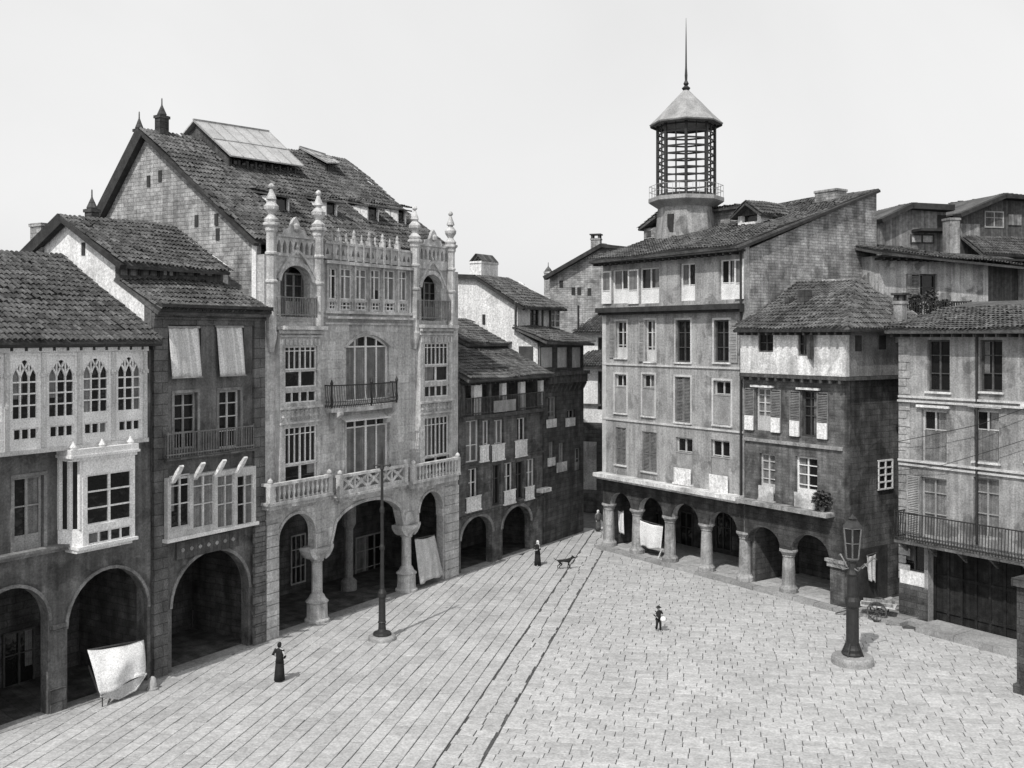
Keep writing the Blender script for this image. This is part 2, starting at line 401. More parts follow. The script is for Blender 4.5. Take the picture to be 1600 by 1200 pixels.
def railing(parent, xa, xb, z0, z1, d, m='iron', step=.14, y1=0.0, r=.022, name='railing', belly=0.0, rail=.05, ret=True):
    q = MB()
    def run(p, qn):
        p, qn = Vector(p), Vector(qn); L_ = (qn - p).length; n = max(2, int(L_ / step))
        for z in (z1, z0 + .12): q.bar((p.x, p.y, z), (qn.x, qn.y, z), rail, rail)
        out = Vector((0, -1, 0))
        for i in range(n + 1):
            c = p.lerp(qn, i / n)
            if belly:
                q.tube([(c.x, c.y, z0), (c.x, c.y - belly, z0 + (z1 - z0) * .25), (c.x, c.y - belly * .5, z0 + (z1 - z0) * .6), (c.x, c.y, z1)], r, 4)
            else: q.box(c.x - r, c.x + r, c.y - r, c.y + r, z0, z1)
    run((xa, -d, 0), (xb, -d, 0))
    if ret: run((xa, y1, 0), (xa, -d, 0)); run((xb, -d, 0), (xb, y1, 0))
    for x in (xa, xb): q.box(x - r * 1.6, x + r * 1.6, -d - r * 1.6, -d + r * 1.6, z0, z1 + .1)
    return q.build(name, m, parent)

def balcony(h, px0, px1, ytop, ybot, d, slab_m='grey_stucco', rail_m='iron', th=.16, **k):
    xa, xb, za, zb = h.R(px0, ytop, px1, ybot, d)
    b = MB(); b.box(xa - .06, xb + .06, -d - .06, -.002, za - th, za); b.box(xa, xb, -d * .6, -.002, za - th * 1.7, za - th - .001)
    b = b.build('balcony', slab_m, h.e)
    railing(b, xa, xb, za, zb, d, rail_m, **k)
    return b, (xa, xb, za, zb)

def chimney(h, px, y, m='brick', parent=None, cap='pot', dep=.8):
    xa, xb, za, zb = h.R(*px, -y)
    q = MB(); q.box(xa, xb, y, y + dep, za - 1.2, zb); q.box(xa - .05, xb + .05, y - .05, y + dep + .05, zb - .16, zb - .02)
    c = q.build('chimney', m, parent or h.e)
    k = MB(); cx, cy = (xa + xb) / 2, y + dep / 2; w = min(xb - xa, dep)
    if cap == 'pot':
        k.lathe(cx, cy, [(w * .55, zb), (w * .6, zb + .06), (w * .34, zb + .3), (.07, zb + .45), (.035, zb + .55), (.03, zb + .85), (.01, zb + .9)], 8)
        k.build('chimney_pot', 'soot', c, smooth=False)
    elif cap == 'slab':
        for x in (xa + .1, xb - .1):
            for yy in (y + .1, y + dep - .1): k.box(x - .09, x + .09, yy - .09, yy + .09, zb, zb + .3)
        k.box(xa - .1, xb + .1, y - .1, y + dep + .1, zb + .3, zb + .42); k.build('chimney_cap', 'soot', c)
    elif cap == 'tent':
        for i in range(5):
            a = xa + (xb - xa) * (i + .1) / 5; b_ = xa + (xb - xa) * (i + .9) / 5
            k.hexa([(a, y - .1, zb), (b_, y - .1, zb), (b_, y, zb), (a, y, zb), (a, cy - .05, zb + .55), (b_, cy - .05, zb + .55), (b_, cy, zb + .55), (a, cy, zb + .55)])
            k.hexa([(a, y + dep, zb), (b_, y + dep, zb), (b_, y + dep + .1, zb), (a, y + dep + .1, zb), (a, cy, zb + .55), (b_, cy, zb + .55), (b_, cy + .05, zb + .55), (a, cy + .05, zb + .55)])
        k.build('chimney_cap', 'tile_dark', c)
    return c

def eave_board(h, xa, xb, y0, y1, z, m='eave', raft=True, t=.12, name='eave'):
    q = MB(); q.box(xa, xb, y0, y1, z - t, z)
    if raft:
        x = xa + .2
        while x < xb - .1: q.box(x - .06, x + .06, y0 + .08, y1 - .01, z - t - .14, z - t - .002); x += .55
    return q.build(name, m, h.e)


# ================================================================== HOUSE A : tiled house with white glazed gallery
h = House('arcaded_house', 'dark arcaded house with tiled roof and white glazed gallery at the left edge', LEFT, -70, 236)
W = h.W
h.arch(-45, 75, 920, 985, ring=1, rw=.12); h.arch(105, 230, 889, 965, ring=1, rw=.12)
yr, zr = h.side(95, 388, W); zr -= .3; ze = 13.95
# first floor: french window on the left
window(h, (22, 745, 68, 866), cols=2, rows=(.62,), m='grey_paint', low=.22, surround='grey_stucco')
h.body(ze - .1, 12, 'dark_stucco', profile=[(12, 14.3), (yr, zr - .15), (.5, ze - .1)])
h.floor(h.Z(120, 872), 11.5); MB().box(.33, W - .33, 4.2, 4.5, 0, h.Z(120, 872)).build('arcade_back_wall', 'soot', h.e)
for px in (30, 150):
    window(h, (px - 25, 985, px + 25, 1075), cols=2, rows=(.6,), m='dark_paint', y=4.1, opening=False, d=-4.1)
xa, xb = h.X(-70), h.X(103); z = h.Z(45, 862, .35)
q = MB(); q.box(xa, xb, -.38, -.002, z - .1, z); q.box(xa, xb, -.28, -.003, z - .22, z - .102); q.build('ledge', 'grey_stucco', h.e)
# white glazed gallery
xa, xb, za, zb = h.R(-40, 545, 229, 697, .55); za = h.Z(116, 696, .55)
ops = []
GW = [((19, 555, 60, 656), (21, 669, 60, 688)), ((76, 555, 117, 652), (78, 664, 116, 683)), ((130, 553, 170, 645), (132, 660, 168, 678)),
      ((184, 551, 221, 642), (186, 656, 220, 673)), ((-37, 558, 2, 660), (-35, 673, 1, 692))]
for big, low in GW:
    window(h, big, cols=3, rows=(.22, .4, .58), d=.55, dep=.04, fw=.05, mw=.055, trac=.34, ops=ops)
    window(h, low, cols=3, rows=(), d=.55, dep=.04, fw=.05, mw=.07, ops=ops)
q = MB(); wall(q, xa, xb, za, zb, ops, -.55, .12)
q.box(xa, xa + .1, -.429, -.002, za, zb); q.box(xb - .1, xb, -.429, -.002, za, zb); q.box(xa + .1, xb - .1, -.429, -.002, za, za + .12); q.box(xa + .1, xb - .1, -.429, -.002, zb - .1, zb)
g = q.build('gallery', 'white_paint', h.e)
q = MB(); q.box(xa - .05, xb + .05, -.63, -.555, za - .14, za + .02); q.box(xa - .05, xb + .05, -.62, -.553, zb - .12, zb + .05)
for px in (10, 68, 124, 177, 226):
    x = h.X(px, .55); q.box(x - .09, x + .09, -.61, -.552, za + .03, zb - .14); q.lathe(x, -.6, [(.06, za + 1.5), (.08, za + 1.6), (.06, za + 2.6), (.1, za + 2.7), (.05, za + 3.2)], 8)
    q.box(x - .13, x + .13, -.64, -.5521, zb - 1.0, zb - .85)
q.build('gallery_moulding', 'cream_paint', g)
# white oriel on the first floor
xa, xb, za, zb = h.R(109, 703, 211, 852, .8); ops = []
window(h, (136, 738, 207, 816), cols=2, rows=(.33, .66), d=.8, dep=.05, fw=.06, mw=.06, ops=ops)
window(h, (138, 826, 207, 846), cols=4, rows=(), d=.8, dep=.05, fw=.06, mw=.06, ops=ops)
zA = h.Z(170, 820, .8)
q = MB(); wall(q, xa + .55, xb, za + .1, zb - .3, ops, -.8, .1)
# canted left cheek with its own narrow light
q.hexa([(xa + .05, -.002, za + .1), (xa + .17, -.002, za + .1), (xa + .55, -.7, za + .1), (xa + .55, -.8, za + .1), (xa + .05, -.002, zA), (xa + .17, -.002, zA), (xa + .55, -.7, zA), (xa + .55, -.8, zA)])
q.box(xb - .1, xb, -.699, -.002, za + .1, zb - .3)
for f in (0, .45, .9):
    p = Vector((xa + .1 + .45 * f, -.05 - .72 * f, 0)); q.box(p.x - .07, p.x + .07, p.y - .07, p.y + .07, zA, zb - .3)
o = q.build('oriel', 'white_paint', h.e)
MB().extrude([(xa + .14, -.03, zA), (xa + .56, -.74, zA), (xa + .58, -.72, zA), (xa + .18, -.03, zA)], (0, 0, zb - .3 - zA)).build('side_pane', 'glass', o)
q = MB()
for k, (e_, z0, z1) in enumerate(((.06, zb - .32, zb - .2), (.14, zb - .199, zb - .1), (.1, zb - .099, zb + .12))): q.box(xa + .1 - e_, xb + e_, -.8 - e_, -.002 - .001 * k, z0, z1)
for x in (xa + .2, (xa + xb) / 2, xb - .15): q.lathe(x, -.72, [(.1, zb + .12), (.14, zb + .2), (.06, zb + .32), (.02, zb + .42)], 8)
q.build('oriel_cornice', 'white_paint', o); q = MB()
q.box(xa + .3, xb + .08, -.9, -.001, za - .02, za + .098); q.box(xa + .35, xb - .05, -.7, -.0015, za - .16, za - .021); q.build('oriel_corbel', 'white_paint', o)
# roof
h.roof([(-.3, -.75, 13.78), (W, -.75, 13.78), (W, yr, zr), (-.3, yr, zr)], 'tile_dark')
MB().extrude([(-.3, yr, zr), (W, yr, zr), (W, 12.5, 14.2), (-.3, 12.5, 14.2)], (0, 0, -.2)).build('rear_roof', 'tile_dark', h.e)
eave_board(h, -.2, W - .02, -.7, -.003, 13.72)
q = MB()
for px, pw in ((90, 16), (233, 5)):
    pass
x = h.X(90); q.box(x - .32, x + .32, -.06, -.002, 0, .9); q.build('plinth', 'dark_stone', h.e); MB().box(x - .3, x + .3, -.1, -.002, h.Z(90, 985), h.Z(90, 975)).build('impost', 'dark_stone', h.e)

# ================================================================== HOUSE B : narrow dark house with blinds
h = House('narrow_house', 'narrow dark house with a set-back attic, between the gallery house and the ornate stone house', LEFT, 236, 412)
W = h.W
h.arch(268, 388, 861, 934, ring=1, rw=.14)
zc = h.Z(320, 478)
for px in ((271, 512, 314, 588), (346, 512, 381, 586)): window(h, px, cols=2, rows=(.5,), m='dark_paint', pane='glass')
window(h, (272, 614, 308, 702), cols=2, rows=(.3, .55, .78), m='grey_paint', surround='grey_stucco', mw=.05)
window(h, (342, 610, 375, 700), cols=2, rows=(.3, .55, .78), m='cream_paint', surround='grey_stucco', mw=.05)
prof = [(10, 16.6), (5.5, 19.0), (2.3, 17.3), (2.3, 16.35), (.45, 15.25)]
h.body(zc - .05, 10, 'dark_stucco', profile=prof, side_m='white_wall')
h.floor(h.Z(325, 842), 9); MB().box(.33, W - .33, 4.4, 4.7, 0, h.Z(325, 842)).build('arcade_back_wall', 'soot', h.e)
window(h, (300, 945, 360, 1010), cols=3, rows=(.6,), m='dark_paint', y=4.3, opening=False, d=-4.3)
q = MB()
for a, b in ((237, 259), (394, 411)): q.box(h.X(a) + .01, h.X(b), -.14, -.002, 0, zc - .6)
q.box(h.X(259) + .002, h.X(394) - .002, -.1, -.002, h.Z(320, 508), h.Z(320, 494)); q.box(.03, W - .03, -.2, -.004, zc - .6, zc - .35)
q.build('pilaster', 'dark_stone', h.e)
q = MB(); q.box(.03, W - .03, -.55, -.005, zc - .3, zc - .12); q.box(.03, W - .03, -.4, -.006, zc - .349, zc - .301); q.box(.03, W - .03, -.65, -.0051, zc - .119, zc + .02); q.build('cornice', 'eave', h.e)
z = 0.05; q = MB(); k = 0
while z < h.Z(400, 800): q.box(h.X(391) + (.12 if k % 2 else 0), W - .03, -.2, -.142, z, z + .42); z += .46; k += 1
q.build('quoins', 'dark_stone', h.e)
b, (xa, xb, za, zb) = balcony(h, 262, 396, 672, 708, .32, 'dark_stone', 'shutter', th=.12, r=.016)
q0 = None
for px, py in ((277, 727), (311, 726), (344, 724), (377, 722)):
    x = h.X(px, .5)
    x = h.X(px, .7); MB().extrude([(x - .14, -.42, za - .98), (x - .14, -.52, za - 1.02), (x - .14, -.85, za - .62), (x - .14, -1.05, za - .3), (x - .14, -1.0, za - .24), (x - .14, -.75, za - .5)], (.2, 0, 0)).build('awning_flap', 'white_wall', h.e)
xa, xb, za, zb = h.R(262, 738, 400, 829, .35); ops = []
cuts = [264, 299, 337, 368, 398]
for i, (a, c) in enumerate(zip(cuts, cuts[1:])):
    window(h, (a + 3, 742, c - 2, 824), cols=2, rows=(.45, .8), m='cream_paint', d=.35, dep=.04, fw=.05, mw=.05, ops=ops, pane='curtain' if i in (1, 2) else 'glass')
q = MB(); wall(q, xa, xb, za, zb, ops, -.35, .09); q.box(xa, xa + .09, -.259, -.002, za, zb); q.box(xb - .09, xb, -.259, -.002, za, zb); q.box(xa + .09, xb - .09, -.259, -.002, zb - .1, zb)
g = q.build('glazed_bay', 'cream_paint', h.e)
MB().box(xa - .1, xb + .1, -.45, -.001, za - .14, za - .003).build('bay_sill', 'white_paint', g)
s = h.box('frieze_board', 'wood', (276, 838, 374, 864), .1, y1=-.003)
q = MB(); xa, xb, za, zb = h.R(276, 838, 374, 864, .1)
for i in range(7):
    x = xa + (xb - xa) * (i + .7) / 7.5; q.lathe(x, -.11, [(.02, (za + zb) / 2 - .09), (.1, (za + zb) / 2 - .03), (.1, (za + zb) / 2 + .03), (.02, (za + zb) / 2 + .09)], 7, sy=.35)
q.build('rosettes', 'grey_paint', s)
# roofs: lower slope, clerestory wall, upper roof
xr = h.X(347, -1.9)
h.roof([(-.02, -.5, 15.0), (W - .04, -.5, 15.0), (W - .04, .8, 15.65), (xr + .4, 2.28, 16.45), (-.02, 2.28, 16.45)], 'tile')
ops = []
for a, c, p in ((188, 220, 'curtain'), (224, 250, 'curtain'), (256, 275, 'cream_paint'), (280, 308, 'curtain'), (313, 336, 'cream_paint')):
    window(h, (a, 408, c, 432), cols=2, rows=(), m='wood', d=-2.0, dep=.06, fw=.05, ops=ops, pane=p)
q = MB(); wall(q, .02, xr, 16.3, 17.25, ops, 2.0, .28); q.build('clerestory_wall', 'wood', h.e)
h.roof([(-.3, 1.55, 16.95), (xr + .2, 1.55, 16.95), (xr + .2, 5.55, 19.15), (-.3, 5.55, 19.15)], 'tile_dark', 'attic_roof')
MB().extrude([(-.3, 5.55, 19.15), (xr + .2, 5.55, 19.15), (xr + .2, 10.3, 16.5), (-.3, 10.3, 16.5)], (0, 0, -.2)).build('rear_roof', 'tile_dark', h.e)
MB().extrude([(xr, 2.3, 16), (xr, 9.9, 16), (xr, 9.9, 16.5), (xr, 5.5, 18.95), (xr, 2.3, 17.2)], (-.2, 0, 0)).build('attic_side_wall', 'gable_stone', h.e)
MB().bar((-.2, 1.5, 16.85), (-.2, 5.6, 19.1), .3, .22).build('verge_board', 'eave', h.e)
MB().bar((-.2, 5.6, 19.1), (-.2, 9.6, 16.9), .3, .5).build('verge_board', 'eave', h.e)
y, z = h.side(130, 388, 0); MB().box(-.01, .03, y - .12, y + .12, z - .3, z + .25).build('slot_window', 'eave', h.e)
chimney(h, (64, 349, 93, 378), 7.2, 'gable_stone', cap='none'); chimney(h, (143, 326, 155, 345), 6.2, 'soot', dep=.5)

# two roller blinds hanging out over the sills
def blind(px, label):
    xa, xb, za, zb = h.R(*px, .3); q = MB(); n = 8; w = xb - xa; rnd = random.Random(px[0])
    pts = [[], []]
    o = empty('hanging_blind', h.world((xa + xb) / 2, -.1, zb), h.e.rotation_euler[2], label, 'blind', 'blinds of the narrow house')
    nx, nz = 10, 10; V = []
    for j in range(nz + 1):
        f = j / nz
        for i in range(nx + 1):
            V.append(((i / nx - .5) * w * (1 - .02 * f) + .04 * f, -.02 - .2 * f ** .8 + .03 * math.sin(i * 1.9 + f * 2), -(zb - za) * f))
    for j in range(nz):
        for i in range(nx): a = j * (nx + 1) + i; q.f.append((a, a + 1, a + nx + 2, a + nx + 1))
    q.v = V; c = q.build('cloth', 'striped', o, smooth=True)
    md = c.modifiers.new('t', 'SOLIDIFY'); md.thickness = .02
    MB().tube([(-w / 2, -.24, za - zb), (w / 2 + .04, -.22, za - zb)], .03).build('bottom_bar', 'grey_paint', o)
    MB().tube([(-w / 2 - .05, -.02, .02), (w / 2 + .05, -.02, .02)], .05).build('roller', 'grey_paint', o)
blind((268, 512, 315, 590), 'pale striped cloth blind hanging over the left top window of the narrow dark house')
blind((343, 511, 383, 587), 'pale striped cloth blind hanging over the right top window of the narrow dark house')

# ================================================================== HOUSE C : ornate stone house
h = House('ornate_house', 'tall pale carved stone house with four pinnacles and a huge tiled gable roof', LEFT, 412, 716)
W = h.W; X, Z = h.X, h.Z
zc = h.Z(506, 853)
h.ops.append((X(435), X(692), 0, zc))
h.arch(435, 492, 803, 838, ybot=None); h.arch(518, 630, 783, 838, 'flat'); h.arch(655, 691, 768, 797)
for i in (-3, -2, -1):
    o = list(h.ops[i]); o[2] = zc - .001; h.ops[i] = tuple(o)
for i, w in ((-3, .14), (-2, .16), (-1, .12)):
    o = h.ops[i]; arch_ring(MB(), o[0], o[1], o[3] - o[5], o[5], o[4], w, -.06, .02).build('arch_moulding', 'carved', h.e)
# loggia arches, central windows
w_, (xa, xb, za, zb, y) = window(h, (541, 523, 608, 626), cols=4, rows=(.82,), m='white_paint', arch=(.62, 'seg'), mw=.08, fw=.1)
MB().box(xa + .1, xb - .1, y + .05, y + .07, za + .1, za + (zb - za) * .8).build('curtain', 'curtain', w_)
arch_ring(MB(), xa, xb, zb - .62, .62, 'seg', .2, -.09, .02).build('arch_moulding', 'carved', h.e)
w_, (xa, xb, za, zb, y) = window(h, (541, 652, 608, 752), cols=4, rows=(.86,), m='white_paint', mw=.08, fw=.1, surround='carved')
MB().box(xa + .1, xb - .1, y + .05, y + .07, za + .1, za + (zb - za) * .84).build('curtain', 'curtain', w_)
for a, c, t, b_, sp in ((438, 485, 415, 495, 440), (658, 689, 429, 501, 450)):
    xa, xb, za, zb = h.R(a, t, c, b_); r = zb - Z((a + c) / 2, sp)
    h.ops.append((xa, xb, za, zb, 'round', r))
    arch_ring(MB(), xa, xb, zb - r, r, 'round', .22, -.1, .02).build('arch_moulding', 'carved', h.e)
    arch_ring(MB(), xa - .25, xb + .25, zb - r + .1, r + .55, 'pointed', .14, -.16, .02).build('hood_moulding', 'carved', h.e)
    q = MB(); xm = (xa + xb) / 2; q.lathe(xm, -.1, [(.05, zb + .5), (.14, zb + .62), (.05, zb + .74), (.1, zb + .85), (.02, zb + 1.0)], 8); q.build('hood_finial', 'carved', h.e)
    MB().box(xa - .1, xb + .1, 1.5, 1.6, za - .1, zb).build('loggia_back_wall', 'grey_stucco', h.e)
    m = (a + c) / 2 - 1; window(h, (m - 15 * (c - a) / 47, t + 12, m + 13 * (c - a) / 47, b_ - 2), cols=2, rows=(.7,), y=1.4, opening=False, pane='curtain', d=-1.4, low=.3)
cut = [510, 529, 553, 576.5, 597.5, 620.5, 639]
for i, (a, c) in enumerate(zip(cut, cut[1:])):
    t, b_ = 419 + i * .9, 467 + i * .6
    window(h, (a + 2, t, c - 2, b_), cols=2, rows=(.75,), m='white_paint', dep=.1, fw=.05, mw=.05, pane='curtain' if i % 3 else 'glass')
    window(h, (a + 3, b_ + 4, c - 3, b_ + 16), cols=3, rows=(.5,), m='white_paint', dep=.1, fw=.04, mw=.05)
ztop = Z(574, 412)
h.body(ztop, 12.5, 'ashlar', profile=[(12.4, 19.4), (8.3, 24.0), (.5, 18.3)], side_m='gable_stone')
h.floor(zc + 1.75, 11, 'dark_stucco'); MB().box(.33, W - .33, 5.2, 5.5, 0, zc + 1.75).build('arcade_back_wall', 'soot', h.e)
for a, c in ((455, 478), (556, 600), (610, 628)):
    window(h, (a, 835, c, 912), cols=3, rows=(.35, .7), m='grey_paint', y=5.1, opening=False, d=-5.1)
# arcade columns
for px in (500.5, 640):
    x = X(px); q = MB()
    q.lathe(x, .22, [(.62, 0), (.62, .12), (.52, .2), (.5, .9), (.58, 1.0), (.42, 1.15), (.36, 1.3), (.27, 1.4), (.26, zc - .75), (.34, zc - .68), (.32, zc - .62), (.42, zc - .45), (.62, zc - .2), (.66, zc - .12), (.66, zc)], 16)
    for s_ in (-1, 1):
        q.extrude([(x + s_ * .3, -.12, zc - .62), (x + s_ * .55, -.12, zc - .5), (x + s_ * .74, -.12, zc - .3), (x + s_ * .84, -.12, zc - .12), (x + s_ * .84, -.12, zc + .02), (x + s_ * .3, -.12, zc + .02)], (0, .7, 0))
    q.build('column', 'carved', h.e)
    MB().box(x - .45, x + .45, -.13, -.002, zc + .025, zc + .7).build('impost', 'carved', h.e)
q = MB(); q.lathe(X(545, -3), 3.0, [(.45, 0), (.45, .5), (.24, .7), (.24, zc - .3), (.4, zc), (.4, zc + 1.74)], 12); q.build('inner_column', 'grey_stucco', h.e)
for a, c in ((413, 434), (693, 715)):
    q = MB(); z = .02
    while z < zc + 1.6: q.box(X(a) + .03, X(c) - .03, -.12, -.002, z, z + .5); z += .53
    q.build('rusticated_pier', 'ashlar', h.e)
# two glazed bays each side
for a, c, w2, w1, bt, bb in ((438, 501, (446, 541, 496, 605), (446, 666, 496, 752), 516, 765), (657, 707, (664, 536, 702, 596), (664, 651, 702, 741), 513, 752)):
    xa, xb, za, zb = h.R(a, bt, c, bb, .35); ops = []; u = (w2[0], w2[3] + 6, w2[2], w2[3] + 24)
    for (l, t_, r_, b_), f in ((w2, .58), (w1, .68)):
        s_ = t_ + (b_ - t_) * f
        window(h, (l, t_, r_, s_ - .7), cols=6, rows=(.8,), d=.35, dep=.1, fw=.06, mw=.04, ops=ops); window(h, (l, s_ + .7, r_, b_), cols=2, rows=(), d=.35, dep=.1, fw=.06, mw=.07, ops=ops)
    window(h, u, cols=4, rows=(), d=.35, dep=.1, fw=.06, mw=.06, ops=ops)
    q = MB(); wall(q, xa, xb, za, zb, ops, -.35, .2); q.box(xa, xa + .1, -.149, -.001, za, zb); q.box(xb - .1, xb, -.149, -.001, za, zb); g = q.build('bay', 'carved', h.e)
    q = MB(); m = (a + c) / 2
    for yy, p_, t in ((bt, .55, .16), (bt + 8, .45, .08), (w2[3] + 30, .48, .1), (w1[1] - 8, .45, .1)): z = Z(m, yy, .4); MB().box(xa - .06, xb + .06, -p_, -.352, z - t, z).build('bay_string', 'carved', g)
    zz = Z(m, (w2[3] + 30 + w1[1] - 8) / 2, .4)
    for i in range(9): q.lathe(xa + (xb - xa) * (i + .5) / 9, -.36, [(.02, zz - .25), (.1, zz - .12), (.04, zz), (.1, zz + .12), (.02, zz + .25)], 6)
    q.build('bay_roundels', 'carved', g); q = MB(); z1 = Z(m, bt + 12, .4)
    for i in range(10): q.box(xa + (xb - xa) * (i + .2) / 10, xa + (xb - xa) * (i + .7) / 10, -.4, -.352, z1 - .35, z1 - .05)
    q.build('bay_dentils', 'carved', g)
    MB().box(xa - .1, xb + .1, -.75, -.003, zb + .02, zb + .2).build('loggia_floor', 'carved', h.e)
for a, c, t, b_ in ((438, 495, 465, 496), (658, 704, 470, 500)):
    xa, xb, za, zb = h.R(a, t, c, b_, .6); railing(h.e, xa, xb, za, zb, .6, 'shutter', step=.16, r=.016)
# first floor stone balconies
def stone_balcony(px, top, flo, bot, d, pierced=False):
    xa, xb, zf, zt = h.R(px[0], top, px[1], flo, d); zb_ = h.Z((px[0] + px[1]) / 2, bot, d)
    q = MB(); q.box(xa - .08, xb + .08, -d - .1, -.004, zf - .14, zf); q.box(xa, xb, -d, -.0045, zb_, zf - .141); q.box(xa + .2, xb - .2, -d * .6, -.0048, zb_ - .2, zb_ - .001)
    b = q.build('balcony', 'carved', h.e)
    q = MB(); q.box(xa - .05, xb + .05, -d - .08, -d + .16, zt - .13, zt); q.box(xa - .05, xa + .16, -d + .161, -.005, zt - .129, zt - .001); q.box(xb - .16, xb + .05, -d + .161, -.005, zt - .129, zt - .001)
    for x in (xa + .06, xb - .06): q.box(x - .13, x + .13, -d - .06, -d + .18, zf + .002, zt - .132); q.lathe(x, -d + .05, [(.09, zt), (.13, zt + .08), (.12, zt + .16), (.02, zt + .26)], 8)
    if pierced:
        q.box(xa + .2, xb - .2, -d + .02, -d + .1, zf + .002, zf + .2)
        n = 5; w = (xb - xa - .4) / n
        for i in range(n):
            x = xa + .2 + i * w; zl, zh = zf + .19, zt - .12
            q.bar((x, -d + .06, zl), (x + w, -d + .06, zh), .08, .13); q.bar((x, -d + .065, zh), (x + w, -d + .065, zl), .08, .13)
            q.lathe(x + w / 2, -d + .06, [(.02, (zl + zh) / 2 - .17), (.16, (zl + zh) / 2), (.02, (zl + zh) / 2 + .17)], 8, sy=.4)
            q.box(x - .05, x + .05, -d + .03, -d + .1, zl, zh)
    else:
        n = max(4, int((xb - xa - .3) / .3))
        for i in range(n): q.lathe(xa + .3 + (xb - xa - .6) * i / (n - 1), -d + .04, [(.07, zf + .002), (.07, zf + .1), (.04, zf + .15), (.09, zf + (zt - zf) * .4), (.05, zf + (zt - zf) * .7), (.08, zt - .14)], 8)
    q.build('balustrade', 'balus', b)
stone_balcony((422, 517), 749, 778, 789, .65); stone_balcony((646, 717), 720, 745, 757, .65); stone_balcony((531, 635), 734, 764, 772, .55, True)
# curved iron balcony in the middle
xa, xb, za, zb = h.R(528, 600, 629, 634, .85)
q = MB(); n = 12; P = [(xa + (xb - xa) * i / n, -.45 - .4 * math.sin(PI * i / n)) for i in range(n + 1)]
q.extrude([(xa, -.003, za - .22)] + [(x, y, za - .22) for x, y in P] + [(xb, -.003, za - .22)], (0, 0, .22)); b = q.build('balcony', 'carved', h.e)
q = MB()
pts = [(xa, -.02)] + P + [(xb, -.02)]
for z, w in ((zb, .06), (za + .1, .04), (za + .3, .03)):
    for (x0, y0), (x1, y1) in zip(pts, pts[1:]): q.bar((x0, y0, z), (x1, y1, z), w, w)
for (x0, y0), (x1, y1) in zip(pts, pts[1:]):
    for f in (0, .34, .67):
        x, y = x0 + (x1 - x0) * f, y0 + (y1 - y0) * f
        q.tube([(x, y, za), (x, y - .1, za + .25), (x, y - .03, za + .65), (x, y, zb)], .02, 4)
for i in (1, 7, 13): x, y = pts[i]; q.lathe(x, y, [(.05, za), (.05, zb), (.09, zb + .1), (.02, zb + .3)], 6)
q.build('railing', 'iron', b)
for x in (xa + .45, xb - .45):
    MB().extrude([(x - .14, -.002, za - 1.1), (x - .14, -.25, za - 1.0), (x - .14, -.35, za - .6), (x - .14, -.7, za - .35), (x - .14, -.7, za - .222), (x - .14, -.002, za - .222)], (.28, 0, 0)).build('bracket', 'carved', b)
xa, xb, za, zb = h.R(541, 648, 608, 656, .3); q = MB()
q.hexa([(xa - .1, -.35, za), (xb + .1, -.35, za), (xb + .1, -.01, zb - .05), (xa - .1, -.01, zb - .05), (xa - .1, -.35, za + .06), (xb + .1, -.35, za + .06), (xb + .1, -.01, zb + .02), (xa - .1, -.01, zb + .02)]); q.build('door_canopy', 'white_paint', h.e)
# band courses
q = MB()
xa, xb = X(506), X(643)
for yy, p_, t in ((414, .22, .16), (489, .16, .14), (497, .28, .12), (506, .12, .1)): z = Z(574, yy, .2); q.box(xa, xb, -p_, -.002, z - t / 2, z + t / 2)
for px in cut: x = X(px); q.box(x - .06, x + .06, -.12, -.0021, Z(574, 487), Z(574, 416) - .02)
q.build('band_course', 'carved', h.e)
# turrets and pinnacles
for px, yb, yt in ((424, 352, 286), (497.5, 360, 297), (648, 378, 321), (704, 386, 330)):
    x = X(px, .1); z0 = Z(px, 520, .1); zb_ = Z(px, yb, .1); zt = Z(px, yt, .1); H_ = zt - zb_
    q = MB(); q.lathe(x, -.1, [(.1, z0 - .9), (.25, z0 - .3), (.29, z0), (.25, z0 + .1), (.25, zb_ - .35), (.31, zb_ - .25), (.31, zb_ - .1), (.42, zb_), (.42, zb_ + .1), (.26, zb_ + .16)], 8, PI / 8)
    for zz in (zb_ - 1.3, zb_ - 2.6): q.lathe(x, -.1, [(.25, zz - .1), (.31, zz - .04), (.31, zz + .04), (.25, zz + .1)], 8, PI / 8)
    t = q.build('turret', 'carved', h.e)
    q = MB(); q.lathe(x, -.1, [(r, zb_ + .162 + f * (H_ - .16)) for r, f in ((.32, 0), (.35, .06), (.24, .12), (.16, .18), (.2, .22), (.33, .32), (.35, .4), (.24, .47), (.15, .52), (.15, .56), (.24, .58), (.2, .66), (.12, .76), (.09, .82), (.05, .85), (.13, .88), (.15, .92), (.1, .97), (.02, 1))], 10); q.build('pinnacle', 'carved', t)
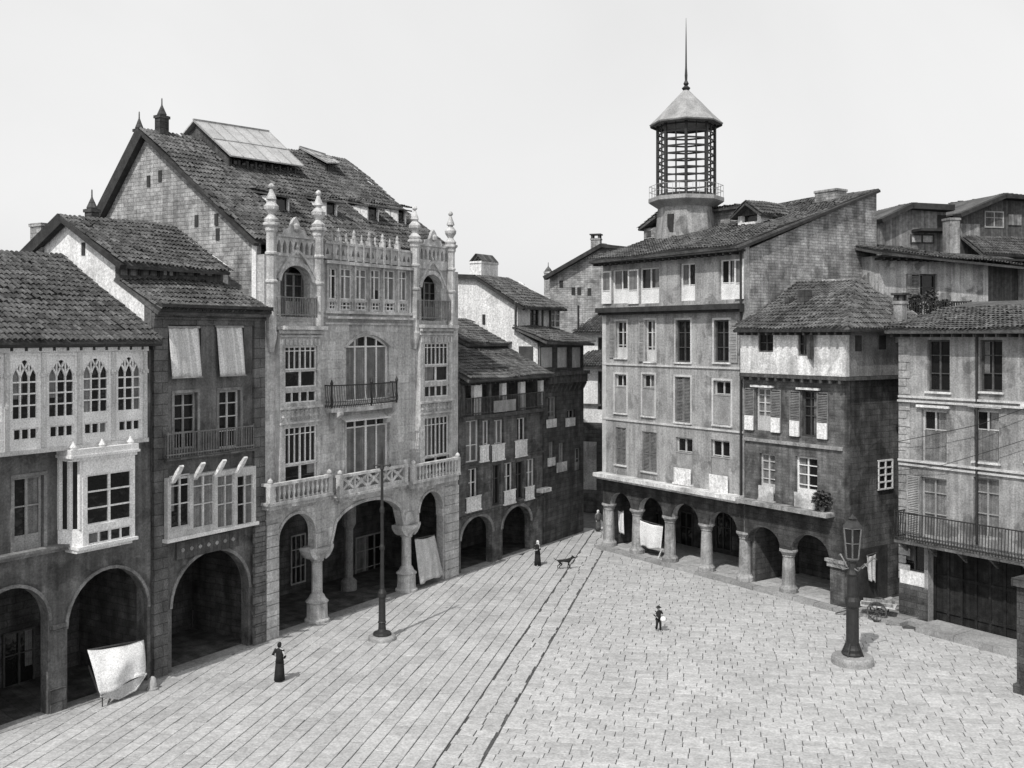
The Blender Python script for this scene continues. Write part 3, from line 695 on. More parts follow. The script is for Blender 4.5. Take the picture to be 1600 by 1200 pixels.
# parapet: pierced tracery with posts
xa, xb = X(506), X(640); z0, z1 = ztop + .06, Z(574, 388); ops = []; n = 18; w = (xb - xa) / n
for i in range(n): ops.append((xa + (i + .18) * w, xa + (i + .82) * w, z0 + .22, z1 - .2, 'pointed', .3))
q = MB(); wall(q, xa, xb, z0, z1, ops, -.08, .18); q.box(xa, xb, -.14, .16, z1 + .002, z1 + .12)
for px in cut[1:-1] + [518, 541, 565, 586, 609]:
    x = X(px); big = px in cut; e_ = .075 if big else .05; zt = z1 + (.4 if big else .2); q.box(x - e_, x + e_, -.16, .17, z0 - .05, zt); q.lathe(x, 0, [(e_ * 1.5, zt + .001), (e_ * 1.5, zt + .08), (e_, zt + .16), (e_ * 1.2, zt + .28), (.02, zt + .45)], 6)
q.build('parapet', 'carved', h.e)
for a, c, t in ((430, 491, 388), (654, 699, 402)):
    xa, xb = X(a), X(c); m = (a + c) / 2; z0 = ztop + .001; z1 = Z(m, t - 16); ops = []; n = 7; w = (xb - xa) / n
    for i in range(n): ops.append((xa + (i + .2) * w, xa + (i + .8) * w, z1 - .75, z1 - .15, 'pointed', .25))
    q = MB(); wall(q, xa, xb, z0, z1, ops, -.06, .18); q.box(xa, xb, -.13, .17, z1 + .002, z1 + .1)
    xm = (xa + xb) / 2; hw = (xb - xa) * .3
    q.extrude([(xm - hw, -.05, z1 + .101), (xm - hw * .8, -.05, z1 + .4), (xm - hw * .45, -.05, z1 + .45), (xm - hw * .25, -.05, z1 + .8), (xm, -.05, z1 + 1.0), (xm + hw * .25, -.05, z1 + .8), (xm + hw * .45, -.05, z1 + .45), (xm + hw * .8, -.05, z1 + .4), (xm + hw, -.05, z1 + .101)], (0, .16, 0))
    q.lathe(xm, -.1, [(.02, z1 + .3), (.2, z1 + .4), (.2, z1 + .6), (.02, z1 + .72)], 8, sy=.5)
    q.build('crest', 'carved', h.e)
# main roof
E1, E2 = (-.25, .45, 18.35), (W + .2, .55, 18.95)
R1, R2 = (-.25, 8.35, 24.25), (W + .2, 9.2, 24.95)
rf = h.roof([E1, E2, R2, R1], 'tile')
MB().extrude([R1, R2, (W + .2, 12.8, 19.2), (-.25, 12.6, 19.2)], (0, 0, -.2)).build('rear_roof', 'tile_dark', h.e)
MB().bar((-.15, .3, 18.2), (-.15, 8.35, 24.17), .3, .16).build('verge_board', 'eave', h.e)
MB().bar((-.15, 8.35, 24.17), (-.15, 12.6, 19.1), .4, .55).build('verge_board', 'eave', h.e)
MB().box(-.035, .021, .46, .74, 14.5, 18.2).build('corner_strip', 'white_paint', h.e)
for px, py in ((307, 345), (338, 343), (232, 283), (250, 275), (340, 366)):
    y, z = h.side(px, py, 0); MB().box(-.02, .05, y - .12, y + .12, z - .28, z + .28).build('slot_window', 'eave', h.e)
chimney(h, (250, 180, 264, 214), 8.0, 'soot', rf, dep=.4); chimney(h, (216, 201, 226, 218), 9.2, 'soot', rf, dep=.35)
def roofz(x, y): return E1[2] + (y - E1[1]) * (R1[2] - E1[2]) / (R1[1] - E1[1]) + (E2[2] - E1[2] - .05) * x / W
# dormers
for px, py, w in ((441, 333, 1.0), (518, 349, .9), (583, 358, 1.0), (628, 364, .8)):
    y = 2.6; x = X(px, -y); z0 = roofz(x, y); hh = 1.0
    q = MB()
    for s_ in (-1, 1):
        q.extrude([(x + s_ * w / 2, y, z0), (x + s_ * w / 2, y, z0 + hh), (x + s_ * w / 2, y + 1.35, z0 + hh)], (-s_ * .08, 0, 0))
    q.box(x - w / 2, x + w / 2, y + .5, y + .55, z0 + .3, z0 + hh); d_ = q.build('dormer', 'white_wall', rf)
    MB().box(x - w / 2 + .08, x + w / 2 - .08, y + .12, y + .14, z0 - .1, z0 + hh).build('pane', 'glass', d_)
    tiles(MB(), [(x - w / 2 - .2, y - .3, z0 + hh - .05), (x + w / 2 + .2, y - .3, z0 + hh - .05), (x + w / 2 + .1, y + 1.7, z0 + hh + .35), (x - w / 2 - .1, y + 1.7, z0 + hh + .35)], slab=.08).build('dormer_roof', 'tile_dark', d_, recalc=False)
# glazed roof lanterns on the ridge
def roof_y(px, py):      # where the sight line of a photo point meets the roof slope
    return min((abs(h._f(px, py, -y / 50)[1] - roofz(h._f(px, py, -y / 50)[0], y / 50)), y / 50) for y in range(100, 450))[1]
def lantern(tl, tr, bl, br, band, yr_, label):
    """glazed box on the roof: ridge tl-tr, eave bl-br (photo points), the window band below the eave standing on the slope"""
    y0 = roof_y(*band); x0, zl0 = h._f(*bl, -(y0 - .3)); x1, zl1 = h._f(*br, -(y0 - .3)); a0, za0 = h._f(*tl, -yr_); a1, za1 = h._f(*tr, -yr_)
    q = MB()
    q.extrude([(a0 + .25, y0, roofz(a0, y0) - .3), (a0 + .25, y0, zl0 - .05), (a0 + .25, yr_, za0 - .1), (a0 + .25, yr_ + 1.5, za0 - 1.2), (a0 + .25, yr_ + 1.5, za0 - 3)], (.12, 0, 0))
    n = max(3, int((x1 - x0) / .7))
    for i in range(n + 1):
        f = i / n; x = a0 + .25 + (x1 - a0 - .6) * f; zt_ = zl0 + (zl1 - zl0) * f - .05; q.box(x, x + .12, y0, y0 + .12, roofz(x, y0) - .3, zt_)
    q.box(a0 + .25, x1 - .3, y0 + .02, y0 + .1, roofz(x0, y0) - .3, roofz(x0, y0) + .12)
    b = q.build('roof_lantern', 'wood', rf); b['label'] = label
    MB().extrude([(a0 + .3, y0 + .3, roofz(a0, y0)), (x1 - .3, y0 + .3, roofz(x1, y0)), (x1 - .3, y0 + .3, zl1 - .05), (a0 + .3, y0 + .3, zl0 - .05)], (0, .04, 0)).build('pane', 'glass', b)
    E0, E1_, T1, T0 = Vector((a0, y0 - .3, zl0)), Vector((x1, y0 - .3, zl1)), Vector((a1, yr_, za1)), Vector((a0, yr_, za0))
    q = MB(); q.extrude([E0, E1_, T1, T0], (0, -.02, .07)); q.extrude([T0 + Vector((0, .01, 0)), T1 + Vector((0, .01, 0)), (x1, yr_ + 2.2, za1 - 1.6), (a0, yr_ + 2.2, za0 - 1.6)], (0, .02, .07)); q.extrude([E1_, (x1, yr_ + 2.2, za1 - 1.6), T1], (-.01, 0, .05))
    q.build('lantern_glazing', 'glassroof', b)
    q = MB(); n = max(3, int((x1 - x0) / .9))
    for i in range(n + 1): f = i / n; q.bar(E0.lerp(E1_, f) + Vector((0, 0, .09)), T0.lerp(T1, f) + Vector((0, 0, .09)), .05, .05)
    q.bar(E0.lerp(T0, .45) + Vector((0, 0, .1)), E1_.lerp(T1, .45) + Vector((0, 0, .1)), .05, .06); q.bar(T0 + Vector((0, 0, .1)), T1 + Vector((0, 0, .1)), .1, .12)
    q.build('glazing_bars', 'slate', b)
lantern((302, 190), (420, 208), (352, 243), (474, 261), (356, 263), 8.6, 'long frosted glass roof lantern')
lantern((468, 232), (508, 244), (497, 252), (531, 256), (500, 268), 9.0, 'short glass roof lantern at the right end of the ridge')

# ================================================================== HOUSE D : low old house with two arches
h = House('old_house', 'low old tenement with posted loggia and two arches, right of the pinnacled house', LEFT, 717, 848)
W = h.W; X, Z = h.X, h.Z; ze = Z(795, 588, .7)
h.arch(720, 769, 807, 838, ring=1, rw=.2); h.arch(785, 829, 791, 820, ring=1, rw=.2)
lo = h.R(722, 598, 843, 644); h.ops.append(lo)
for px, p in (((728, 657, 749, 722), 'curtain'), ((754, 657, 765, 719), 'glass'), ((772, 656, 787, 717), 'curtain'), ((808, 653, 822, 711), 'glass')):
    window(h, px, cols=2, rows=(.4,), m='white_paint', pane=p, low=.0, fw=.07)
for px, m in (((732, 732, 747, 796), 'white_paint'), ((769, 726, 783, 789), 'dark_paint'), ((788, 723, 802, 785), 'white_paint'), ((806, 721, 819, 780), 'dark_paint'), ((823, 717, 836, 778), 'white_paint')):
    window(h, px, cols=2, rows=(.65,), m=m, fw=.08, surround=None)
yr, zr = h.side(731, 511, W)
h.body(ze + .05, 11, 'brown', profile=[(11, 12.3), (yr, zr - .15), (.5, ze)])
h.floor(Z(780, 728) - 1.3, 10); MB().box(.33, W - .33, 4, 4.3, 0, 4).build('arcade_back_wall', 'soot', h.e)
MB().box(.33, W - .33, 1.6, 1.8, lo[2] - .2, ze).build('loggia_back_wall', 'brown', h.e)
MB().box(.33, W - .33, .46, 1.59, lo[2] - .25, lo[2] - .05).build('loggia_floor', 'wood', h.e)
for a, c, m in ((738, 750, 'white_paint'), (782, 788.5, 'white_paint'), (811, 818, 'white_paint'), (842, 846.5, 'white_paint'), (720, 724, 'wood'), (762, 765, 'wood')):
    xa, xb = X(a), X(c); MB().box(xa, min(xb, W - .03), -.14, .1, lo[2], ze - .1).build('post', m, h.e)
railing(h.e, .05, W - .05, lo[2], lo[2] + 1.05, .16, 'wood', step=.16, ret=False)
for px in ((772, 625, 806, 643),): h.box('hanging_cloth_panel', 'grey_paint', px, .25, y1=-.21)
for px in ((751, 697, 764, 720), (770, 695, 789, 718), (806, 689, 824, 712), (730, 777, 752, 797), (789, 767, 806, 786), (822, 761, 835, 779)):
    q = MB(); xa, xb, za, zb = h.R(*px, .12); q.box(xa, xb, -.12, -.06, za, zb); q.box(xa - .05, xb + .05, -.15, -.003, za - .08, za - .002); q.box(xa - .04, xb + .04, -.14, -.04, zb + .002, zb + .06); q.build('balconet_panel', 'white_wall', h.e)
q = MB(); z = Z(782, 648, .3); q.box(.03, W - .03, -.32, -.005, z - .12, z + .1)
for yy in (721, 797): z = Z(782, yy - 3, .1); q.box(.03, W - .03, -.1, -.0055, z - .06, z + .06)
q.build('floor_beam', 'wood', h.e)
h.roof([(-.0, -.75, ze - .1), (W + .25, -.75, ze - .1), (W + .02, yr, zr), (0, yr, zr)], 'tile')
MB().extrude([(0, yr, zr), (W - .03, yr, zr), (W - .03, 11.3, 12.2), (0, 11.3, 12.2)], (0, 0, -.2)).build('rear_roof', 'tile_dark', h.e)
y1 = 3.2; z1 = ze + (zr - ze) * (y1 + .75) / (yr + .75)
x0 = X(766, -y1); tiles(MB(), [(x0 - 3.5, y1 - .6, z1 + .15), (W - .05, y1 - .6, z1 + .15), (W - .05, yr, zr + .35), (x0 - 3.5, yr, zr + .35)]).build('upper_roof', 'tile', h.e, recalc=False)
eave_board(h, .05, W - .03, -.7, -.003, ze - .16)

# ================================================================== HOUSE E : white-sided house with jettied pent roof
h = House('gabled_house', 'tall house with bare white side wall and tent-capped chimney at the narrow street', LEFT, 849, 912)
W = h.W; X, Z = h.X, h.Z; ze = Z(880, 536)
for a, c in ((847, 867), (871, 890), (894, 911)): window(h, (a, 541, c, 576), cols=1, rows=(), m='wood', pane='cream_paint', dep=.12)
for px in ((857, 620, 870, 667), (886, 640, 899, 666), (873, 692, 882, 735), (898, 700, 908, 735), (858, 690, 866, 730)): window(h, px, cols=2, rows=(.5,), m='grey_paint', pane='glass', low=.3, fw=.09)
h.body(ze + .05, 10, 'soot', profile=[(10, 18.35), (5.35, 18.05), (2.27, 16.2), (2.27, 14.4), (.45, 13.5)], side_m='white_wall')
q = MB(); z = Z(880, 580); q.box(.02, W, -.5, -.003, z - .25, z - .02); q.box(.05, W - .05, -.35, -.0035, z - .8, z - .251)
for i in range(9): x = .2 + i * (W - .4) / 8; q.extrude([(x, -.004, z - 1.4), (x, -.3, z - .9), (x, -.3, z - .81), (x, -.004, z - .81)], (.12, 0, 0))
q.build('jetty_beam', 'wood', h.e)
for px in ((855, 655, 870, 668), (885, 653, 899, 666), (871, 722, 886, 737), (857, 715, 868, 728)): h.box('balconet_panel', 'old_white', px, .12, y1=-.05)
h.box('street_lantern_bracket', 'old_white', (848, 763, 862, 769), .5, y1=-.02)
h.roof([(-.7, -.7, ze + .1), (W + .4, -.7, ze - .05), (W - .2, 2.25, 14.65), (-.3, 2.25, 14.65)], 'tile', 'pent_roof')
ops = []; d = -2.0
for a, c, p, m in ((828, 843, 'glass', 'wood'), (862, 877, 'glass', 'white_paint')): window(h, (a, 480, c, 512), cols=2, rows=(.33, .66), m=m, d=d, dep=.1, ops=ops, pane=p)
q = MB(); wall(q, .02, W - .1, 14.3, 16.4, ops, 2.0, .27); q.build('upper_wall', 'old_white', h.e)
q = MB()
for px in (804, 846, 858, 902): x = X(px, 0 - 2.05); q.box(x - .1, x + .1, 1.93, 1.998, 14.5, 16.3)
q.build('timber_post', 'wood', h.e)
h.roof([(-.3, 1.5, 15.95), (W + .3, 1.5, 15.95), (W - 2.0, 5.4, 18.2), (-.3, 5.4, 18.2)], 'tile', 'roof')
MB().extrude([(-.3, 5.4, 18.2), (W - 2, 5.4, 18.2), (W, 10.2, 18.3), (-.3, 10.2, 18.5)], (0, 0, -.2)).build('rear_roof', 'tile_dark', h.e)
MB().extrude([(W - 2, 5.4, 18.2), (W + .3, 1.5, 15.95), (W + .2, 10.2, 16)], (0, 0, -.15)).build('hip_roof', 'tile_dark', h.e)
MB().bar((-.2, 1.4, 15.8), (-.2, 5.4, 18.1), .25, .16).build('verge_board', 'eave', h.e); MB().bar((-.2, 5.4, 18.12), (-.2, 10.2, 18.42), .25, .28).build('verge_board', 'eave', h.e)
for px, py, a, b_ in ((756, 499, .12, .35), (725, 504, .1, .25)): y, z = h.side(px, py, 0); MB().box(-.02, .05, y - a, y + a, z - b_, z + b_).build('slot_window', 'eave', h.e)
(ya, z0), (yb, z1) = h.side(833, 577, 0), h.side(811, 541, 0); MB().box(-.03, .06, ya, yb, z0, z1).build('side_door', 'dark_paint', h.e)
(ya, z0), (yb, z1) = h.side(800, 535, 0), h.side(775, 533, 0); MB().box(-.2, .02, ya, yb, z0 - .06, z0 + .06).build('side_ledge', 'tile_dark', h.e)
chimney(h, (752, 409, 778, 446), 6.2, 'white_wall', cap='tent', dep=1.0)
q = MB(); x0, z0 = h._f(795, 444, -7.5); q.box(x0 - .9, x0 + .9, 7.2, 8.2, z0 - 1.5, z0 - .1); q.build('roof_hatch', 'wood', h.e)
tiles(MB(), [(x0 - 1.2, 6.9, z0 - .1), (x0 + 1.2, 6.9, z0 - .1), (x0 + 1.2, 8.4, z0 + .35), (x0 - 1.2, 8.4, z0 + .35)]).build('hatch_roof', 'tile_dark', h.e, recalc=False)

# ================================================================== houses closing the street
def wpt(px, Zd): return ((px - CX) / F * Zd, Zd)
P_M = Plane(wpt(898, 82), wpt(948, 81), world=True)
h = House('white_house', 'white house with small tiled roof closing the far end of the narrow street', P_M, 900, 948)
X, Z = h.X, h.Z
zt = Z(928, 572)
for px in ((934, 580, 941, 640), (912, 690, 918, 730)): window(h, px, cols=1, rows=(.5,), m='wood', fw=.1)
h.body(zt, 5, 'white_wall', side_m='white_wall')
z = Z(920, 660); wall(MB(), 0, h.W, 0, z, [], -.06, .058).build('stone_base', 'soot', h.e)
h.box('timber_bracing', 'wood', (907, 631, 940, 634), .2)
h.box('pale_patch', 'plaster', (906, 690, 932, 765), .1)
h.roof([(-.2, -.8, zt - .05), (h.W, -.8, zt - .05), (h.W, 3.5, Z(928, 548, -3.5)), (.2, 3.5, Z(928, 548, -3.5))], 'tile_dark')
P_M2 = Plane(wpt(898, 88), wpt(948, 87), world=True)
h = House('white_house', 'small white upper storey with its own tile roof, behind the house closing the street', P_M2, 903, 948)
zt = h.Z(925, 520); window(h, (934, 527, 941, 552), cols=1, rows=(), m='wood', fw=.1); h.body(zt, 6, 'white_wall')
h.roof([(-.3, -.8, zt), (h.W, -.8, zt), (h.W, 4.5, h.Z(925, 492, -4.5)), (.5, 4.5, h.Z(925, 492, -4.5))], 'tile_dark')
P_F = Plane(wpt(858, 97), wpt(1010, 94), world=True)
h = House('stone_house', 'bare stone gable with dark verges rising behind the end of the street', P_F, 859, 1012)
X, Z = h.X, h.Z
q = MB(); q.extrude([(0, 0, 0), (h.W, 0, 0), (h.W, 0, Z(1012, 402)), (X(1004), 0, Z(1004, 391)), (X(942), 0, Z(942, 386)), (0, 0, Z(859, 434))], (0, 9, 0)); q.build('wall', 'gable_stone', h.e)
q = MB(); q.bar((-.4, -.3, Z(855, 435)), (X(942), -.3, Z(942, 384)), .9, .35); q.bar((X(941), -.3, Z(941, 384.5)), (h.W, -.3, Z(1008, 392)), .9, .3); q.build('verge_board', 'eave', h.e)
q = MB(); tiles(q, [(h.W, -.5, Z(1012, 399)), (h.W, 9, Z(1012, 399)), (X(942), 9, Z(942, 383)), (X(942), -.5, Z(942, 383))], slab=.2); q.build('roof', 'tile', h.e, recalc=False)
MB().extrude([(-.3, -.2, Z(856, 434)), (-.3, 9, Z(856, 434)), (X(942), 9, Z(942, 383)), (X(942), -.2, Z(942, 383))], (0, 0, .15)).build('rear_roof', 'tile_dark', h.e)
chimney(h, (923, 372, 937, 388), 2, 'brick', cap='slab'); chimney(h, (850, 424, 860, 445), 1, 'gable_stone', cap='pot', dep=.7)
for px, py in ((896, 455), (905, 455), (921, 456), (877, 444)): x, z = h._f(px, py); MB().box(x - .18, x + .18, -.03, .05, z - .35, z + .35).build('slot_window', 'eave', h.e)

# ================================================================== HOUSE G : plastered tenement over the arcade
h = House('tenement', 'pale plastered four-storey tenement above stone columns, at the street corner under the lookout tower', RIGHT, 942, 1163)
W = h.W; X, Z = h.X, h.Z; ze = 18.95
hg = h
def arcade(h, arches, cols, first, last, capy):
    zc = Z(capy[0], capy[1]) if h is hg else h.Z(capy[0], capy[1])
    h.ops.append((h.X(first), h.X(last), .0, zc))
    for a, c in arches:
        xa, xb = h.X(a), h.X(c); r = min((xb - xa) * .42, 1.25); h.ops.append((xa, xb, zc - .001, zc + r, 'round', r))
    for px in cols:
        x = h.X(px); q = MB()
        q.lathe(x, .22, [(.5, .2), (.5, .42), (.42, .5), (.36, .6), (.34, 1.6), (.31, zc - .42), (.36, zc - .36), (.34, zc - .3), (.46, zc - .12), (.5, zc - .1), (.5, zc)], 14)
        q.build('column', 'plaster', h.e)
    return zc
zc = arcade(h, [(953, 986), (998, 1036), (1050, 1092), (1108, 1152)], (948, 992, 1043, 1100, 1160), 943, 1163, (1098, 818))
rows = [
 (((956, 421, 983, 474), (999, 418, 1030, 474), (1062, 411, 1086, 470), (1124, 405, 1149, 468)), 0),
 (((962, 502, 979, 559), (1008, 500, 1024, 565), (1056, 500, 1079, 566), (1116, 500, 1140, 566)), 1),
 (((961, 585, 979, 645), (1004, 585, 1023, 650), (1055, 589, 1079, 660), (1115, 595, 1142, 664)), 2),
 (((962, 668, 978, 726), (1003, 675, 1026, 737), (1056, 684, 1082, 756), (1111, 688, 1140, 770)), 3)]
lab = None
for ws, r in rows:
    for i, px in enumerate(ws):
        m = 'white_paint' if r == 0 else 'cream_paint'
        shut = (r == 1 and i == 9) or (r == 2 and i == 2) or (r == 3 and i < 2)
        w_, (xa, xb, za, zb, y) = window(h, px, cols=2, rows=(.35, .7) if r else (.42,), m='dark_paint' if shut or (r == 1 and i > 1) else m, fw=.09,
            low=.36 if r == 0 else (.25 if (r, i) in ((1, 0), (1, 1), (2, 0), (2, 1)) else 0), surround='cream_paint' if r in (1, 2) else None, sill='old_white' if r else None)
        if shut:
            xm = (xa + xb) / 2; louvre(xa + .04, xm - .005, za, zb - .02, .1, 'shutter', w_); louvre(xm + .005, xb - .04, za, zb - .02, .1, 'shutter', w_)
        if (r, i) in ((0, 0), (0, 1), (0, 3), (1, 0), (1, 1), (1, 3)):      # one leaf swung open against the wall
            wl = (xb - xa) * .55; s_ = -1 if i != 3 else 1
            x0 = xa - wl if s_ < 0 else xb + .01
            if r == 0:
                q = frame(x0, x0 + wl - .02, za, zb - .05, -.09, 1, (.4,), .09, .05, low=.33); q.build('casement', 'white_paint', w_)
                MB().box(x0 + .05, x0 + wl - .06, -.05, -.045, za, zb - .1).build('casement_pane', 'curtain', w_)
            else: louvre(x0, x0 + wl - .02, za, zb, -.03, 'grey_paint', w_)
        if (r, i) in ((2, 0), (2, 1), (2, 3), (3, 2), (3, 3)):      # small window awning pulled half down
            q = MB(); hh = (zb - za) * .3; q.hexa([(xa - .05, -.5, zb - hh), (xb + .05, -.5, zb - hh), (xb + .05, -.02, zb + .05), (xa - .05, -.02, zb + .05), (xa - .05, -.5, zb - hh + .03), (xb + .05, -.5, zb - hh + .03), (xb + .05, -.02, zb + .08), (xa - .05, -.02, zb + .08)])
            q = MB(); k_ = zb - (zb - za) * .34
            q.box(xa + .01, xb - .01, .03, .08, za + .02, k_); q.box(xa + .01, xb - .01, .0, .1, k_ + .001, k_ + .07); q.build('half_screen', 'grey_paint', w_)
        if (r, i) in ((3, 2), (3, 3)):
            q = MB(); q.box(xa + .02, xb + .02, -.2, -.14, za + .03, za + (zb - za) * .34); q.box(xa - .1, xb + .1, -.22, -.004, za - .06, za + .029); q.build('balconet_panel', 'white_wall', w_)
yb, zbk = h.side(1370, 296, W)
h.body(ze + .1, yb, 'plaster', profile=[(yb, zbk - .2), (.5, ze)], side_m='brick')
zl = Z(1050, 757, .3)
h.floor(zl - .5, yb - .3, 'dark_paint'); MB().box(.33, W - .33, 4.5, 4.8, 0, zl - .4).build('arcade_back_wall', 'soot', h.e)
for a, c in ((958, 975), (1010, 1030), (1062, 1082), (1118, 1142)): window(h, (a, 800, c, 860), cols=2, rows=(.6,), m='dark_paint', y=4.4, opening=False, d=-4.4)
q = MB(); wall(q, .03, W - .03, zc + .01, zl - .25, h.ops[1:5], -.03, .028); q.build('dark_band', 'arcade_dark', h.e)  # thin overlay, darker than the wall, from the capitals up to the ledge
q = MB(); q.box(-.15, W - .01, -.75, -.003, zl - .24, zl); q.box(-.1, W - .01, -.5, -.0035, zl - .4, zl - .241); q.build('ledge', 'old_white', h.e)
q = MB(); q.box(-.15, W + .0, -.55, -.003, Z(1050, 486), Z(1050, 478)); q.box(-.1, W + .0, -.35, -.0035, Z(1050, 490), Z(1050, 486) - .001); q.build('cornice', 'eave', h.e)
q = MB()
for yy in (572, 664): z = Z(1050, yy); q.box(.02, W - .02, -.08, -.003, z - .06, z + .05)
q.box(-.01, .35, -.05, -.0031, zl + .01, Z(945, 492)); q.build('string_course', 'cream_paint', h.e)
MB().tube([(W - .15, -.12, zl), (W - .15, -.12, ze - .2)], .07).build('drainpipe', 'iron', h.e)
RE1, RE2, RR2, RR1 = (-.5, -.8, ze - .02), (W + .2, -.8, ze + .1), (W + .2, yb, zbk), (-.5, yb, zbk - .2)
rf = h.roof([RE1, RE2, RR2, RR1], 'tile')
q = MB(); q.bar((W + .12, -.7, ze - .1), (W + .12, yb, zbk - .12), .3, .16); q.build('verge_board', 'eave', h.e)
eave_board(h, -.4, W + .1, -.72, -.004, ze - .08)
def groof(y): return ze + .02 + (y + .8) * (zbk - ze) / (yb + .8)
# chimney and tie marks on the side wall
chimney(h, (1273, 296, 1307, 318), 9.5, 'brick', rf, cap='none', dep=1.0)
def dorm(px0, px1, ytop, y, name_label=None, mw='white_wall'):
    xa, xb = X(px0, -y), X(px1, -y); z0 = groof(y) - .1; z1 = Z((px0 + px1) / 2, ytop, -y); xm = (xa + xb) / 2
    q = MB(); q.box(xa, xa + .3, y, y + 2.2, z0, z1); q.box(xb - .3, xb, y, y + 2.2, z0, z1); q.box(xa + .3, xb - .3, y + .05, y + .2, z0, z0 + .4)
    d_ = q.build('dormer', mw, rf); MB().box(xa + .3, xb - .3, y + .3, y + .34, z0, z1).build('pane', 'glass', d_)
    q = MB(); tiles(q, [(xa - .35, y + 3, z1 - .1), (xa - .35, y - .4, z1 - .1), (xm, y - .4, z1 + .75), (xm, y + 3, z1 + .75)], slab=.1); tiles(q, [(xb + .35, y - .4, z1 - .1), (xb + .35, y + 3, z1 - .1), (xm, y + 3, z1 + .75), (xm, y - .4, z1 + .75)], slab=.1)
    q.build('dormer_roof', 'tile_dark', d_, recalc=False)
    MB().extrude([(xa, y + .1, z1), (xb, y + .1, z1), (xm, y + .1, z1 + .7)], (0, .1, 0)).build('dormer_gable', 'wood', d_)
    return d_
dorm(1153, 1189, 336, 4.6)
q = MB(); x = X(1125, -6.5); q.box(x - 1.5, x + 1.7, 6.5, 8.5, groof(6.5) - .3, Z(1125, 325, -6.5)); o = q.build('roof_room', 'gable_stone', rf)
tiles(MB(), [(x - 1.7, 6.1, Z(1125, 327, -6.5)), (x + 1.9, 6.1, Z(1125, 327, -6.5)), (x + 1.9, 9, Z(1125, 322, -6.5) + .1), (x - 1.7, 9, Z(1125, 322, -6.5) + .1)]).build('roof_room_roof', 'tile_dark', o, recalc=False)
x = X(1016, -4.2); z0 = groof(4.2); zt = Z(1016, 356, -4.2)
q = MB(); q.box(x - .65, x + .9, 4.2, 5.6, z0 - .3, zt); o = q.build('roof_hut', 'gable_stone', rf)
MB().box(x - .35, x + .1, 4.15, 4.199, z0 + .2, zt - .2).build('hatch', 'wood', o)
tiles(MB(), [(x - .95, 6.1, zt), (x - .95, 3.9, zt), (x + 1.2, 3.9, zt + .9), (x + 1.2, 6.1, zt + .9)]).build('hut_roof', 'tile_dark', o, recalc=False)

# the lookout tower standing on that roof
ty = 5.2; tx = X(1072, -ty); tz = lambda y: Z(1072, y, -ty)
wp = h.world(tx, ty, 0)
t = empty('lookout_tower', (wp.x, wp.y, groof(ty) - 1.2), math.radians(-32.1), 'octagonal slatted lookout tower with zinc cap and tall spike on the tenement roof', 'tower')
b0 = groof(ty) - 1.2; L_ = lambda y: tz(y) - b0
k = (ty * .82 + 67) / F       # metres per photo pixel at the tower
k = wp.y / F
A8 = PI / 8
rb, rl = 46 * k, 44 * k
q = MB(); q.lathe(0, 0, [(rb * 1.06, -1.2), (rb * 1.04, L_(372)), (rb * .98, L_(340)), (rb * .95, L_(324))], 8, A8); q.build('base', 'plaster2', t)
for a, y0, y1 in ((-1.75, 338, 366),):
    q = MB(); c, s_ = math.cos(a), math.sin(a); p = Vector((c, s_, 0)) * rb * .97; tv = Vector((-s_, c, 0)) * .22
    q.extrude([tuple(p - tv + Vector((0, 0, L_(y1)))), tuple(p + tv + Vector((0, 0, L_(y1)))), tuple(p + tv + Vector((0, 0, L_(y0)))), tuple(p - tv + Vector((0, 0, L_(y0))))], (-c * .2, -s_ * .2, 0)); q.build('slit_window', 'eave', t)
q = MB(); q.lathe(0, 0, [(rb * .95, L_(326)), (rb * 1.22, L_(318)), (rb * 1.27, L_(316)), (rb * 1.27, L_(310)), (rb * .6, L_(309))], 8, A8); q.build('gallery_slab', 'slate', t)
q = MB(); n = 8
ring = lambda r, z, a: Vector((r * math.cos(a), r * math.sin(a), z))
for i in range(8):
    a0, a1 = A8 + i * PI / 4, A8 + (i + 1) * PI / 4
    for z in (L_(291), L_(300)): q.bar(ring(rb * 1.24, z, a0), ring(rb * 1.24, z, a1), .025, .025)
    for j in range(4): p = ring(rb * 1.24, 0, a0).lerp(ring(rb * 1.24, 0, a1), j / 4); q.bar(p + Vector((0, 0, L_(310))), p + Vector((0, 0, L_(291))), .018, .018)
q.build('gallery_railing', 'slate', t)
q = MB(); s_ = MB()
zs0, zs1 = L_(309), L_(188)
for i in range(8):
    a0, a1 = A8 + i * PI / 4, A8 + (i + 1) * PI / 4; p0, p1 = ring(rl, 0, a0), ring(rl, 0, a1)
    q.bar(p0 + Vector((0, 0, zs0)), p0 + Vector((0, 0, zs1)), .16, .16)
    pm = p0.lerp(p1, .5); s_.bar(pm + Vector((0, 0, zs0)), pm + Vector((0, 0, zs1)), .06, .06)
    nrow = 9
    for j in range(nrow + 1):
        z = zs0 + (zs1 - zs0) * (.17 + .83 * j / nrow)
        s_.bar(p0 + Vector((0, 0, z)), p1 + Vector((0, 0, z)), .06, .11)
    q.bar(p0 + Vector((0, 0, zs0 + .1)), p1 + Vector((0, 0, zs0 + .1)), .16, .18); q.bar(p0 + Vector((0, 0, zs1 - .15)), p1 + Vector((0, 0, zs1 - .15)), .2, .3)
q.build('frame', 'iron', t); s_.build('slats', 'lamp_iron', t)
q = MB(); q.lathe(0, 0, [(56 * k, L_(196)), (57 * k, L_(194)), (40 * k, L_(178)), (22 * k, L_(159)), (9 * k, L_(146)), (3 * k, L_(140))], 8, A8); q.build('cap_roof', 'slate', t)
q = MB(); q.lathe(0, 0, [(rl * .98, L_(190)), (55 * k, L_(199)), (56 * k, L_(197)), (rl, L_(186))], 8, A8); q.build('soffit', 'eave', t)
